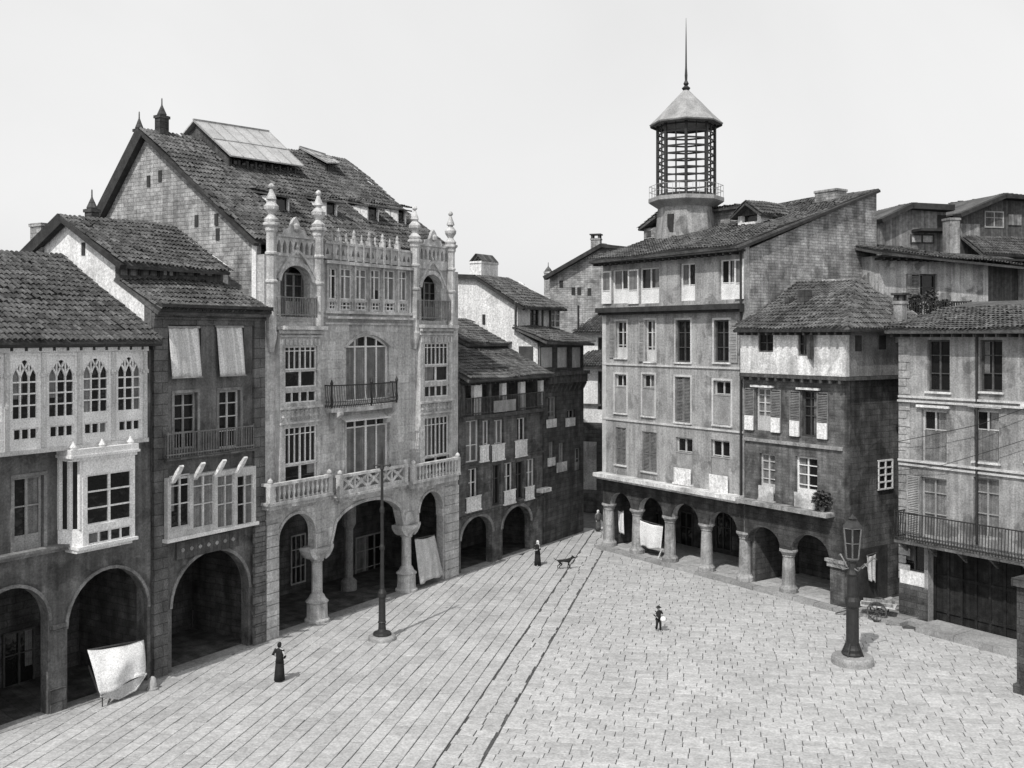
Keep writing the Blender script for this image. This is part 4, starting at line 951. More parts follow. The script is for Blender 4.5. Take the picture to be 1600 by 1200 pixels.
q = MB(); q.lathe(0, 0, [(4 * k, L_(142)), (7 * k, L_(138)), (2.5 * k, L_(134)), (4.5 * k, L_(131)), (2 * k, L_(126)), (2.4 * k, L_(118)), (1.5 * k, L_(105)), (.9 * k, L_(60)), (.25 * k, L_(28))], 8); q.build('spike', 'iron', t)

# ================================================================== HOUSE H : jettied white top storey, corner house
h = House('corner_house', 'weathered corner house with a jettied white top storey, dark brick floors and dark alley side', RIGHT, 1164, 1320)
W = h.W; X, Z = h.X, h.Z
zj = Z(1240, 585); zt = Z(1240, 512)
def Zh(a, b): return h.Z(a, b)
zc = 0
zcap = Z(1226, 858); h.ops.append((X(1164), X(1297), 0, zcap))
for a, c in ((1169, 1219), (1237, 1296)):
    xa, xb = X(a), X(c); r = min((xb - xa) * .42, 1.3); h.ops.append((xa, xb, zcap - .001, zcap + r, 'round', r))
x = X(1228); q = MB(); q.lathe(x, .22, [(.5, .2), (.5, .42), (.42, .5), (.36, .6), (.34, 1.6), (.31, zcap - .42), (.36, zcap - .36), (.34, zcap - .3), (.46, zcap - .12), (.5, zcap - .1), (.5, zcap)], 14); q.build('column', 'plaster', h.e)
q = MB(); xa = X(1297); q.box(xa - .12, W + .05, -.12, -.003, zcap - .35, zcap - .1); q.box(xa - .2, W + .1, -.2, -.0035, zcap - .1 + .001, zcap + .05); q.build('pier_capital', 'plaster2', h.e)
for px, m, p, low in (((1181, 606, 1204, 673), 'cream_paint', 'curtain', .3), ((1253, 610, 1276, 683), 'dark_paint', 'glass', 0), ((1187, 709, 1211, 781), 'cream_paint', 'curtain', .3), ((1243, 714, 1277, 795), 'white_paint', 'glass', .34)):
    w_, (xa, xb, za, zb, y) = window(h, px, cols=2, rows=(.45, .65, .83), m=m, pane=p, low=low, fw=.1)
    if px[1] < 650:
        MB().box(xa - .25, xb + .25, -.2, -.003, zb + .03, zb + .14).build('window_hood', 'white_wall', w_)
        for s_ in (0, 1):
            x0 = xa - .78 if not s_ else xb + .06
            sh = louvre(x0, x0 + .72, za, zb - .05, -.03, 'shutter', w_)
            MB().box(x0 + .05, x0 + .67, -.13, -.082, za - .02, za + (zb - za) * .33).build('balconet_panel', 'white_wall', w_)
    else:
        q = MB(); q.box(xa + .02, xb - .02, -.14, -.08, za, za + (zb - za) * .3); q.box(xa - .05, xb + .05, -.17, -.003, za - .08, za - .002); q.build('balconet_panel', 'old_white', w_)
dep = 6.5
h.body(zj - .02, dep, 'brown', profile=[(dep, zj - .02), (.5, zj - .02)], side_m='alley')
zl = Z(1240, 792, .3)
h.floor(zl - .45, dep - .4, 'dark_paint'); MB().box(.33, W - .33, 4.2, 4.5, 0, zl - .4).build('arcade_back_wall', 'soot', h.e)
q = MB(); wall(q, .03, W - .03, zcap + .01, zl - .25, h.ops[1:3], -.03, .028); q.build('dark_band', 'arcade_dark', h.e)  # same darker overlay below this ledge
q = MB(); q.box(.01, W - .6, -.7, -.003, zl - .22, zl); q.build('ledge', 'plaster2', h.e)
z = Z(1240, 693); MB().box(.03, W - .1, -.12, -.003, z - .1, z + .08).build('string_course', 'plaster2', h.e)
# top storey
ops = []
for px, m in (((1184, 521, 1208, 550), 'wood'), ((1246, 519, 1263, 556), 'wood')): window(h, px, cols=2, rows=(.5,), m=m, d=.4, dep=.12, ops=ops)
q = MB(); wall(q, .02, W + .35, zj, zt, ops, -.4, .3); o = q.build('jettied_storey', 'old_white', h.e)
(ya, z0), (yb_, z1) = h.side(1336, 549, W + .35), h.side(1346, 524, W + .35)
(yc, z2), (yd, z3) = h.side(1373, 546, W + .35), h.side(1384, 524, W + .35)
q = MB(); q.box(W + .1, W + .35, -.099, dep, zj, zt); q.box(.02, W + .099, dep - .25, dep, zj, zt); q.build('jettied_side', 'grey_stucco', h.e)
MB().box(W + .3, W + .37, ya, yb_, z0, z1).build('side_window', 'eave', h.e); MB().box(W + .3, W + .37, yc, yd, z2, z3).build('side_window', 'eave', h.e)
q = MB(); q.box(.0, W + .4, -.46, -.001, zj - .2, zj - .022); q.box(W - .02 + .003, W + .4, 0, dep, zj - .2, zj - .022)
for i in range(12): x = .2 + i * (W - .2) / 11; q.box(x - .07, x + .07, -.44, -.0011, zj - .38, zj - .201)
q.build('jetty_beam', 'wood', h.e)
MB().extrude([(1.0 * X(1255, .45), -.45, Z(1255, 522, .45)), (X(1275, .45), -.75, Z(1275, 522, .75)), (X(1275, .45), -.75, Z(1275, 562, .75)), (X(1262, .45), -.45, Z(1262, 560, .45))], (0, .05, 0)).build('open_shutter', 'wood', h.e)
# its roof: leans on the tenement wall, hipped towards the alley
yr = 4.6; zr = Z(1290, 441, -yr); xrg = X(1340, -yr)
e_z = zt - .1
h.roof([(.0, -1.0, e_z), (W + .9, -1.0, e_z), (xrg, yr, zr), (.02, yr, zr)], 'tile', 'roof')
h.roof([(W + .9, -1.0, e_z), (W + .9, dep + .3, e_z), (xrg + .01, yr, zr)], 'tile', 'hip_roof')
MB().extrude([(.02, yr, zr), (xrg, yr, zr), (W + .9, dep + .3, e_z), (.02, dep + .3, e_z)], (0, 0, -.12)).build('rear_roof', 'tile_dark', h.e)
q = MB(); q.box(.05, W + .8, -.92, -.41, zt - .24, zt - .14)
x = .3
while x < W + .6: q.box(x - .06, x + .06, -.9, -.402, zt - .4, zt - .241); x += .5
q.build('eave', 'eave', h.e)
MB().box(-.0, xrg, yr - .12, yr + .12, zr + .02, zr + .16).build('ridge_tiles', 'plaster', h.e)
q = MB(); x = X(1250, -1.6); zq = e_z + 1.3; q.box(x - .1, x + .35, 1.5, 2.2, zq - .5, zq + .9); x2 = X(1230, -1.6); q.box(x2 - .1, x2 + .2, 1.5, 2.0, zq - .5, zq + .5); q.build('stove_pipe', 'soot', h.e)
# alley side : doorway, small white window
(ya, z0), (yb_, z1) = h.side(1337, 936, W), h.side(1386, 850, W)
q = MB(); q.box(W - .03, W + .02, ya, yb_, 0, z1); q.build('alley_door', 'eave', h.e)
(ya, z0), (yb_, z1) = h.side(1371, 765, W), h.side(1394, 718, W)
q = MB(); e_ = .09
for a, b_ in ((ya, ya + e_), (yb_ - e_, yb_), ((ya + yb_) / 2 - .05, (ya + yb_) / 2 + .05)): q.box(W - .01, W + .08, a, b_, z0, z1)
for i in range(5): zz = z0 + (z1 - z0) * i / 4; q.box(W - .01, W + .075, ya, yb_, zz - .04, zz + .04)
w_ = q.build('side_casement', 'white_paint', h.e); MB().box(W - .02, W + .03, ya, yb_, z0, z1).build('pane', 'glass', w_)
hH = h

# ================================================================== HOUSE I : right-hand house
h = House('balcony_house', 'pale mottled house at the right edge with long iron balcony over dark shop', RIGHT, 1405, 1680, d0=-1.5)
W = h.W; X, Z = h.X, h.Z; zt = Z(1500, 516)
for i, dx in enumerate((0, 82, 164)):
    window(h, (1449 + dx, 531, 1484 + dx, 612), cols=2, rows=(.35, .7), m='wood', fw=.09, sill='old_white')
    w_, (xa, xb, za, zb, y) = window(h, (1440 + dx, 641, 1479 + dx, 722), cols=2, rows=(.3, .62), m='cream_paint', pane='glass', fw=.1, sill='old_white')
    q = MB(); zz = za + (zb - za) * .6; q.box(xa + .1, xb - .1, .1, .14, za + .1, zz); q.build('half_curtain', 'curtain', w_)
    MB().box(xa - .2, xb + .2, -.18, -.003, zb + .12, zb + .24).build('window_hood', 'old_white', w_)
    w_, (xa, xb, za, zb, y) = window(h, (1439 + dx, 747, 1479 + dx, 842), cols=2, rows=(.4, .75), m='grey_paint', pane='curtain', fw=.1)
    if i < 1: louvre(xa - .75, xa - .03, za, zb, -.03, 'grey_paint', w_)
h.ops.append((X(1450), W - .6, .1, Z(1520, 858)))
window(h, (1409, 851, 1444, 893), cols=2, rows=(), m='dark_paint', fw=.08)
yk = 4.4; zk = Z(1480, 482, -yk)
h.body(zt, 6.5, 'plaster2', profile=[(6.5, zk), (yk, zk - .2), (.5, zt)], side_m='plaster2')
h.box('base_panel', 'old_white', (1406, 893, 1444, 914), .06, y1=-.002)
MB().box(.02, X(1450) - .01, -.05, -.003, 0, Z(1425, 916)).build('base_course', 'soot', h.e)
MB().tube([(.0, -.25, Z(1405, 690)), (2.2, -.4, Z(1470, 678)), (4.5, -.4, Z(1530, 662)), (W, -.3, Z(1640, 610))], .016, 5).build('cable', 'iron', h.e)
MB().tube([(.0, -.2, Z(1405, 735)), (2.6, -.35, Z(1480, 726)), (5.2, -.35, Z(1545, 700)), (W, -.3, Z(1640, 660))], .014, 5).build('cable', 'iron', h.e)
h.floor(Z(1500, 846) - .4, 6.2, 'dark_paint')
xa, xb, zz = X(1450) - .05, W - .55, Z(1520, 858) + .05
MB().box(xa, xb, .62, .68, .1, zz).build('shop_shade_front', 'shade_boards', h.e)  # boards added to fill the opening with painted shade
q = MB(); n = 9
for i in range(n + 1): x = xa + (xb - xa - .12) * i / n; q.box(x, x + .12, .54, .619, .1, zz)
for z_ in (.55, zz * .55, zz - .5): q.box(xa, xb, .56, .6185, z_, z_ + .14)
q.build('shop_shade_frame', 'shade_boards', h.e)
q = MB()
for yy, p_ in ((624, .14), (631, .2), (728, .16), (735, .1)): z = Z(1500, yy); q.box(.02, W, -p_, -.003, z - .05, z + .05)
q.build('string_course', 'cream_paint', h.e)
q = MB(); z = Z(1415, 905); k_ = 0
while z < zt - .4: q.box(-.01, .62 if k_ % 2 else .4, -.04, -.0031, z, z + .36); z += .4; k_ += 1
q.build('quoins', 'plaster', h.e)
xa, xb = X(1396, .9), W; zf = Z(1500, 861, .9)
q = MB(); q.box(xa, xb, -.9, -.003, zf - .15, zf)
for i in range(6): x = .4 + i * (W - .8) / 5; q.extrude([(x, -.004, zf - .7), (x, -.7, zf - .2), (x, -.7, zf - .151), (x, -.004, zf - .151)], (.12, 0, 0))
b = q.build('balcony', 'dark_stone', h.e); railing(b, xa + .05, xb - .05, zf, zf + 1.35, .85, 'iron', step=.15, belly=.06)
MB().tube([(X(1528), -.1, Z(1528, 850)), (X(1528), -.1, zt)], .06).build('drainpipe', 'iron', h.e)
yk = 4.4; zk = Z(1480, 482, -yk)
h.roof([(-.3, -.8, zt), (W, -.8, zt), (W, yk, zk), (-.3, yk, zk)], 'tile')
eave_board(h, -.2, W, -.72, -.004, zt - .06)
MB().extrude([(-.3, yk, zk), (W, yk, zk), (W, 6.8, zk + .4), (-.3, 6.8, zk + .4)], (0, 0, -.2)).build('rear_roof', 'tile_dark', h.e)
chimney(h, (1396, 470, 1409, 500), 2.2, 'plaster2', cap='slab', dep=.45)
hI = h

# ================================================================== roofscape behind, right
P_J = Plane(wpt(1372, 62), wpt(1620, 66), world=True)
h = House('rooftop_house', 'peeling white upper house with one dark window and a roof terrace, behind the balcony house', P_J, 1374, 1640)
W = h.W; X, Z = h.X, h.Z; zt = Z(1470, 402)
window(h, (1425, 428, 1464, 470), cols=2, rows=(.5,), m='wood', pane='glass', fw=.1)
h.ops.append((X(1544), X(1600), Z(1570, 478), Z(1570, 414)))
h.body(zt, 6, 'peeling', z0=0)
w_ = h.e.children[0]
MB().box(X(1540), X(1600), .5, .6, Z(1570, 482), zt).build('recess_boards', 'wood', h.e)
q = MB(); louvre(X(1416), X(1436), Z(1430, 470), Z(1430, 428), -.03, 'grey_wood', h.e)
h.roof([(-.6, -1.0, zt + .1), (W, -1.0, zt - .7), (W, 3.5, zt + .5), (-.6, 3.5, zt + 1.0)], 'tile_dark')
eave_board(h, -.5, W, -.9, -.004, zt - .05)
z0 = Z(1440, 500); q = MB(); q.box(X(1395), X(1490), -1.6, -.01, z0 - .2, z0); b = q.build('terrace', 'grey_stucco', h.e)
railing(b, X(1397), X(1488), z0, z0 + 1.1, 1.55, 'iron', step=.18)
P_K = Plane(wpt(1374, 70), wpt(1490, 71), world=True)
h = House('boarded_attic', 'grey boarded attic with a low tiled roof on the skyline, right of the tenement', P_K, 1374, 1478)
X, Z, W = h.X, h.Z, h.W
q = MB(); q.extrude([(0, 0, 8), (W, 0, 8), (W, 0, Z(1478, 332)), (X(1418), 0, Z(1418, 327)), (0, 0, Z(1374, 347))], (0, 5, 0)); q.build('wall', 'grey_wood', h.e)
q = MB(); q.bar((-.2, -.3, Z(1373, 347)), (X(1418), -.3, Z(1418, 323)), .9, .3); q.bar((X(1417), -.3, Z(1417, 323)), (W + .2, -.3, Z(1480, 326)), .9, .4); q.build('verge_board', 'eave', h.e)
tiles(MB(), [(W + .3, -.5, Z(1478, 327)), (W + .3, 5, Z(1478, 327)), (X(1418), 5, Z(1418, 321)), (X(1418), -.5, Z(1418, 321))]).build('roof', 'tile_dark', h.e, recalc=False)
MB().extrude([(-.2, -.3, Z(1374, 345)), (-.2, 5, Z(1374, 345)), (X(1418), 5, Z(1418, 321)), (X(1418), -.3, Z(1418, 321))], (0, 0, .12)).build('roof', 'tile_dark', h.e)
window(h, (1423, 366, 1460, 380), cols=2, rows=(), m='wood', d=.1, dep=.0, opening=False, pane='old_white')
MB().box(X(1465), X(1478), -.05, .0 - .004, Z(1470, 362), Z(1470, 336)).build('hatch', 'eave', h.e)
MB().box(X(1424), X(1478), -1.2, -.01, Z(1450, 362, .6), Z(1450, 358, .6)).build('pent_board', 'eave', h.e)
chimney(h, (1484, 340, 1500, 395), -2, 'plaster2', cap='none'); 
P_L = Plane(wpt(1495, 77), wpt(1640, 79), world=True)
h = House('dark_attic', 'dark timber attic with a ridged tile roof on the skyline at the right edge', P_L, 1497, 1660)
X, Z, W = h.X, h.Z, h.W
q = MB(); q.extrude([(0, 0, 8), (W, 0, 8), (W, 0, Z(1660, 318)), (X(1562), 0, Z(1562, 312)), (0, 0, Z(1497, 342))], (0, 6, 0)); q.build('wall', 'wood', h.e)
q = MB(); q.bar((-.3, -.3, Z(1495, 338)), (X(1562), -.3, Z(1562, 308)), .9, .3); q.bar((X(1561), -.3, Z(1561, 308)), (W + .2, -.3, Z(1660, 314)), .9, .3); q.build('verge_board', 'eave', h.e)
tiles(MB(), [(W + .3, -.5, Z(1660, 314)), (W + .3, 6, Z(1660, 314)), (X(1562), 6, Z(1562, 306)), (X(1562), -.5, Z(1562, 306))]).build('roof', 'tile_dark', h.e, recalc=False)
MB().extrude([(-.2, -.3, Z(1497, 336)), (-.2, 6, Z(1497, 336)), (X(1562), 6, Z(1562, 306)), (X(1562), -.3, Z(1562, 306))], (0, 0, .12)).build('roof', 'tile_dark', h.e)
window(h, (1538, 330, 1568, 356), cols=2, rows=(.6,), m='grey_paint', dep=-.05, opening=False, fw=.1)
for a, c, t, b_ in ((1500, 1530, 350, 372), (1575, 1595, 335, 352)): MB().box(X(a), X(c), -.08, -.004, Z((a + c) / 2, b_), Z((a + c) / 2, t)).build('patch_boards', 'grey_wood', h.e)
tiles(MB(), [(X(1500), -2.5, Z(1550, 398, 2.5)), (W, -2.5, Z(1550, 398, 2.5)), (W, -.05, Z(1550, 370)), (X(1500), -.05, Z(1550, 370))]).build('lower_roof', 'tile_dark', h.e, recalc=False)

# ================================================================== ground, paving, kerbs
q = MB(); q.poly([(-900, -60, -.06), (900, -60, -.06), (900, 1500, -.06), (-900, 1500, -.06)])
tag(q.build('ground', 'earth'), kind='structure')
gd = Vector((.205, .979, 0)).normalized(); gp = Vector((gd.y, -gd.x, 0))       # direction of the gutter and its right-hand side
Lo, Lt, Lb = LEFT.o, LEFT.t, LEFT.b; Ro, Rt, Rb = RIGHT.o, RIGHT.t, RIGHT.b
def in_square(p):
    if p.y < 27 or p.y > 100: return False
    if (p - Lo).dot(Lb) > .1: return False
    if (p - Ro).dot(Rb) > .0 and (p - Ro).dot(Rt) > -.3: return False
    if p.x > 27: return False
    return True
def slab(mb, u0, u1, v0, v1, rnd, j=.022, h=.0):
    z = h + rnd.uniform(-.008, .008); tx, ty = rnd.uniform(-.004, .004), rnd.uniform(-.004, .004); i = len(mb.v)
    pts = []
    for u, v in ((u0 + j, v0 + j), (u1 - j, v0 + j), (u1 - j, v1 - j), (u0 + j, v1 - j)):
        u += rnd.uniform(-.007, .007); v += rnd.uniform(-.007, .007); pts.append((u, v))
    cu, cv = (u0 + u1) / 2, (v0 + v1) / 2
    for sc, dz in ((1, -.05), (1, -.012), (.96, 0)):
        for u, v in pts:
            uu, vv = cu + (u - cu) * (sc if sc < 1 else 1), cv + (v - cv) * (sc if sc < 1 else 1)
            if sc < 1:
                uu = u + (.014 if u < cu else -.014); vv = v + (.014 if v < cv else -.014)
            p = gp * uu + gd * vv; mb.v.append((p.x, p.y, z + dz + tx * (uu - cu) + ty * (vv - cv)))
    mb.f.append((i + 8, i + 9, i + 10, i + 11))
    for b in (0, 4):
        for k in range(4): mb.f.append((i + b + k, i + b + (k + 1) % 4, i + b + 4 + (k + 1) % 4, i + b + 4 + k))
def uv(u, v): return gp * u + gd * v
rnd = random.Random(5)
G0, G1 = -9.35, -7.9
mb = MB(); u = G0
while u > -48:                                     # left field: courses run with the gutter
    w = rnd.uniform(.5, .62); v = 18 + rnd.uniform(0, 1)
    while v < 100:
        l = rnd.uniform(.75, 1.5)
        if in_square(uv(u - w / 2, v + l / 2)): slab(mb, u - w, u, v, v + l, rnd, rnd.choice((.011, .014, .018, .022)))
        v += l
    u -= w
tag(mb.build('square_paving', 'slab', recalc=False), kind='structure')
mb = MB(); v = 18
while v < 100:                                     # right field: courses run across
    w = rnd.uniform(.42, .54); u = G1 + .05 - rnd.uniform(0, .3); first = True
    while u < 28:
        l = rnd.uniform(.5, .95); a = max(u, G1 + .06)
        if in_square(uv(u + l / 2, v + w / 2)): slab(mb, a, u + l, v, v + w, rnd, .012)
        u += l
    v += w
tag(mb.build('square_paving', 'slab', recalc=False), kind='structure')
mb = MB(); v = 18
while v < 100:                                     # gutter strip
    w = rnd.uniform(.45, .8); m = (G0 + G1) / 2 + rnd.uniform(-.1, .1); e = rnd.choice((.01, .02, .05, .08))
    if in_square(uv(m, v)): slab(mb, G0 + e, m, v, v + w, rnd, .02, -.015); slab(mb, m, G1 - rnd.choice((.04, .05, .09, .12)) + .06, v, v + w, rnd, .02, -.015)
    v += w
tag(mb.build('gutter_paving', 'slab', recalc=False), kind='structure')
# left arcades: threshold stones, and a floor with shade put into its colour
def lwp(x, y, z): return Lo + Lt * x + Lb * y + Vector((0, 0, z))
mb = MB(); x = -3.5
while x < 43.8:
    l = rnd.uniform(.9, 1.7); z = .03 + rnd.uniform(-.006, .006)
    mb.hexa([lwp(x + .015, -.2, -.05), lwp(x + l - .015, -.2, -.05), lwp(x + l - .015, .5, -.05), lwp(x + .015, .5, -.05), lwp(x + .015, -.2, z), lwp(x + l - .015, -.2, z), lwp(x + l - .015, .5, z), lwp(x + .015, .5, z)]); x += l
tag(mb.build('threshold_stones', 'slab_dim'), kind='structure')
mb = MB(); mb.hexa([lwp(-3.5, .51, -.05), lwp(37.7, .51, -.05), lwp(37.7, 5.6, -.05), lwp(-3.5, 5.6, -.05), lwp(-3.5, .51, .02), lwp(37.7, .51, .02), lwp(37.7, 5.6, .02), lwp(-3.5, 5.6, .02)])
tag(mb.build('arcade_pavement', 'soot'), kind='structure')
# raised arcade pavement on the right with slab kerb
def rw(x, y, z): return Ro + Rt * x + Rb * y + Vector((0, 0, z))
mb = MB(); x = .0
end = hH.X(1320) + hH.s0
while x < end + .3:
    l = rnd.uniform(.9, 1.6); z = .2 + rnd.uniform(-.015, .015)
    mb.hexa([rw(x + .02, -.55, -.05), rw(x + l - .02, -.55, -.05), rw(x + l - .02, .02, -.05), rw(x + .02, .02, -.05), rw(x + .02, -.52, z), rw(x + l - .02, -.52, z), rw(x + l - .02, .02, z), rw(x + .02, .02, z)]); x += l
tag(mb.build('kerb', 'slab_dim'), kind='structure')
mb = MB(); y = .04
while y < 4.4:
    w = rnd.uniform(.5, .7); x = .35
    while x < end - .3:
        l = rnd.uniform(.6, 1.1); z = .19 + rnd.uniform(-.01, .01)
        mb.hexa([rw(x + .015, y + .015, -.05), rw(x + l - .015, y + .015, -.05), rw(x + l - .015, y + w - .015, -.05), rw(x + .015, y + w - .015, -.05), rw(x + .015, y + .015, z), rw(x + l - .015, y + .015, z), rw(x + l - .015, y + w - .015, z), rw(x + .015, y + w - .015, z)]); x += l
    y += w
tag(mb.build('arcade_pavement', 'slab'), kind='structure')
# paving of the recess and the kerb in front of the balcony house
x0 = end + .35; x1 = hI.X(1450) + hI.s0 + .2
mb = MB(); y = -.1
while y < 5.5:
    w = rnd.uniform(.5, .75); x = x0 + rnd.uniform(-.1, .1)
    lim = x1 if y < 1.4 else hI.s0 - .1
    while x < lim:
        l = rnd.uniform(.6, 1.1)
        if x + l > lim + .05: break
        z = .16 + .05 * max(0, y - 1) + rnd.uniform(-.015, .015)
        mb.hexa([rw(x + .02, y + .02, -.05), rw(x + l - .02, y + .02, -.05), rw(x + l - .02, y + w - .02, -.05), rw(x + .02, y + w - .02, -.05), rw(x + .02, y + .02, z), rw(x + l - .02, y + .02, z), rw(x + l - .02, y + w - .02, z), rw(x + .02, y + w - .02, z)]); x += l
    y += w
tag(mb.build('alley_paving', 'slab_dim'), kind='structure')
mb = MB(); x = x1 + .3
while x < hI.s0 + hI.W:
    l = rnd.uniform(1.2, 2.0); z = .3 + rnd.uniform(-.01, .01)
    mb.hexa([rw(x + .01, -.3, -.05), rw(x + l - .01, -.3, -.05), rw(x + l - .01, 1.48, -.05), rw(x + .01, 1.48, -.05), rw(x + .01, -.26, z), rw(x + l - .01, -.26, z), rw(x + l - .01, 1.48, z), rw(x + .01, 1.48, z)]); x += l
tag(mb.build('kerb', 'slab_dim'), kind='structure')

# dark stone pier of the next arcade at the right edge
p = ground(1604, 1088)
t = empty('arcade_pier', (p.x + .45, p.y + .3, 0), hI.e.rotation_euler[2], 'dark stone arcade pier cut off by the right edge of the view', 'pier')
MB().box(-.45, .45, -.45, .45, 0, 4.2).build('shaft', 'soot', t); MB().box(-.55, .55, -.55, .55, -.04, .35).build('plinth', 'soot', t); MB().box(-.6, .6, -.6, .6, 4.201, 4.5).build('capital', 'soot', t)

# ================================================================== lamp posts
def lamp_base(t, r, h, skew=0):
    q = MB(); q.lathe(0, 0, [(r, -.05), (r, h * .55), (r * .96, h * .85), (r * .9, h), (.3, h + .02)], 28); return q.build('stone_base', 'slab_dim', t)
p = ground(597, 999)
t = empty('lamp_mast', (p.x, p.y, 0), 0, 'tall slender iron lamp mast with a small crossbar, in front of the ornate house', 'lamp post', 'iron lamp posts on the square')
s = p.y / F; lz = lambda y: EYE + (CY - y) * s
lamp_base(t, .64, .2)
q = MB(); q.lathe(0, 0, [(.40, .2), (.43, .26), (.4, .34), (.22, .4), (.18, .5), (.165, .75), (.2, .8), (.165, .85), (.155, lz(935)), (.2, lz(932)), (.2, lz(926)), (.11, lz(920))], 14); q.build('pedestal', 'iron', t, smooth=False)
q = MB(); q.lathe(0, 0, [(.1, lz(921)), (.085, lz(860)), (.12, lz(858)), (.12, lz(854)), (.08, lz(850)), (.075, lz(802)), (.11, lz(800)), (.11, lz(795)), (.07, lz(790)), (.06, lz(735)), (.1, lz(732)), (.07, lz(726)), (.05, lz(712)), (.015, lz(698))], 10); q.build('shaft', 'iron', t)
q = MB(); z = lz(727); q.tube([(-.36, 0, z), (.36, 0, z)], .035); q.lathe(-.36, 0, [(.02, z - .08), (.07, z), (.02, z + .08)], 8); q.lathe(.36, 0, [(.02, z - .08), (.07, z), (.02, z + .08)], 8); q.build('crossbar', 'iron', t)

p = ground(1332, 1036)
t = empty('street_lamp', (p.x, p.y, 0), .2, 'stout iron street lamp with glazed lantern and scroll arms, in front of the corner house', 'lamp post', 'iron lamp posts on the square')
s = p.y / F; lz = lambda y: EYE + (CY - y) * s
lamp_base(t, .88, .34)
q = MB(); q.lathe(0, 0, [(.42, .34), (.44, .42), (.36, .5), (.36, .62), (.3, .7), (.27, .8), (.26, lz(950)), (.32, lz(946)), (.32, lz(938)), (.25, lz(932))], 14)
for i in range(4):
    a = i * PI / 2 + .6; q.extrude([(.24 * math.cos(a), .24 * math.sin(a), .5), (.5 * math.cos(a), .5 * math.sin(a), .36), (.27 * math.cos(a), .27 * math.sin(a), .9)], (-.06 * math.sin(a), .06 * math.cos(a), 0))
q.build('pedestal', 'iron', t)
q = MB(); q.lathe(0, 0, [(.24, lz(933)), (.22, lz(900)), (.27, lz(896)), (.2, lz(890)), (.16, lz(880)), (.2, lz(877)), (.1, lz(873))], 12); q.build('shaft', 'iron', t)
q = MB()
for i in range(4):
    a = i * PI / 2; d_ = Vector((math.cos(a), math.sin(a), 0)); z = lz(878)
    q.tube([Vector((0, 0, z - .25)) + d_ * .12, Vector((0, 0, z - .3)) + d_ * .45, Vector((0, 0, z - .05)) + d_ * .75, Vector((0, 0, z + .12)) + d_ * 1.0, Vector((0, 0, z + .05)) + d_ * 1.15], [.03, .035, .03, .04, .02])
q.build('scroll_arm', 'shutter', t)
l0, l1, l2 = lz(872), lz(824), lz(812)
q = MB()
for i in range(6):
    a = i * PI / 3; b_ = (i + 1) * PI / 3
    A, B = ring(.27, l0, a), ring(.4, l1, a); A2, B2 = ring(.27, l0, b_), ring(.4, l1, b_)
    q.bar(A, B, .05, .05); q.bar(A, A2, .05, .05); q.bar(B, B2, .06, .06); q.bar(A.lerp(B, .5), A2.lerp(B2, .5), .03, .03)
q.lathe(0, 0, [(.24, l0 - .1), (.29, l0 - .02), (.24, l0 + .01)], 6); g = q.build('lantern_frame', 'shutter', t)
q = MB(); q.lathe(0, 0, [(.26, l0 + .02), (.385, l1 - .02)], 6); q.build('lantern_glass', 'glass', g)
q = MB(); q.lathe(0, 0, [(.46, l1 + .03), (.4, l1 + .1), (.25, l1 + .28), (.16, l2), (.2, l2 + .05), (.1, l2 + .12), (.04, l2 + .2), (.01, lz(803))], 6); q.build('lantern_cap', 'lamp_iron', g)

# ================================================================== cloths hung in the arcades
def cloth(name, label, cat, W3, sag=.25, folds=5, m='cloth', parts=(), seed=1, group=None):
    """W3: four world corners top-left, top-right, bottom-right, bottom-left"""
    a, b, c, d = [Vector(v) for v in W3]; org = (a + b) / 2
    o = empty(name, org, 0, label, cat, group); q = MB(); nu, nv = 22, 14; n = (b - a).cross(d - a).normalized()
    if n.y > 0: n = -n
    rn = random.Random(seed)
    for j in range(nv + 1):
        f = j / nv
        for i in range(nu + 1):
            e = i / nu; p = a.lerp(b, e).lerp(d.lerp(c, e), f)
            p = p + n * (sag * math.sin(PI * e) * math.sin(PI * min(1, f * 1.1)) + .05 * (.3 + f) * math.sin(folds * 2 * PI * e + 2 * f + seed)) - Vector((0, 0, 1)) * (.1 * math.sin(PI * e) * (1 - f)) + Vector((0, 0, 1)) * .05 * math.sin(9 * e + seed) * f
            q.v.append(tuple(p - org))
    for j in range(nv):
        for i in range(nu): k = j * (nu + 1) + i; q.f.append((k, k + 1, k + nu + 2, k + nu + 1))
    c_ = q.build('sheet', m, o, smooth=True); md = c_.modifiers.new('t', 'SOLIDIFY'); md.thickness = .02
    MB().tube([a - org, b - org], .035).build('pole', 'wood', o)
    return o
hA = LEFT
def lw(px, py, d): q = hA.hit(px, py, hA.o - hA.b * d, hA.b) + hA.o; return q
o = cloth('shop_awning', 'white canvas shop awning sagging out of the second arch of the gallery house', 'awning',
          [lw(136, 1016, .15), lw(224, 1000, .15), lw(229, 1052, 1.0), lw(157, 1088, 1.0)], sag=.42, folds=2, seed=2)
org = o.location
q = MB()
pts = [lw(157, 1088, 1.0), lw(185, 1092, 1.0), lw(212, 1078, 1.0), lw(229, 1052, 1.0)]
for a, b in zip(pts, pts[1:]): q.bar(a - org, b - org, .05, .05)
q.poly([tuple(p - org) for p in pts]); q.build('valance', 'cloth_grey', o)
q = MB(); q.bar(lw(138, 1040, .1) - org, lw(155, 1086, .98) - org, .05); q.bar(lw(227, 1010, .1) - org, lw(229, 1052, .98) - org, .05); q.build('stay', 'iron', o)
q = MB(); q.lathe(0, 0, [(.025, 0), (.025, lw(160, 1088, .98).z)], 6); c = q.build('prop', 'wood', o); pp = lw(160, 1090, .95); c.location = Vector((pp.x, pp.y, 0)) - org
cloth('hanging_sheet', 'white sheet hanging beside the right column under the ornate house', 'sheet', [lw(648, 842, .0), lw(679, 836, .0), lw(693, 898, .35), lw(657, 912, .35)], sag=.12, folds=3, m='cloth_grey', seed=4)
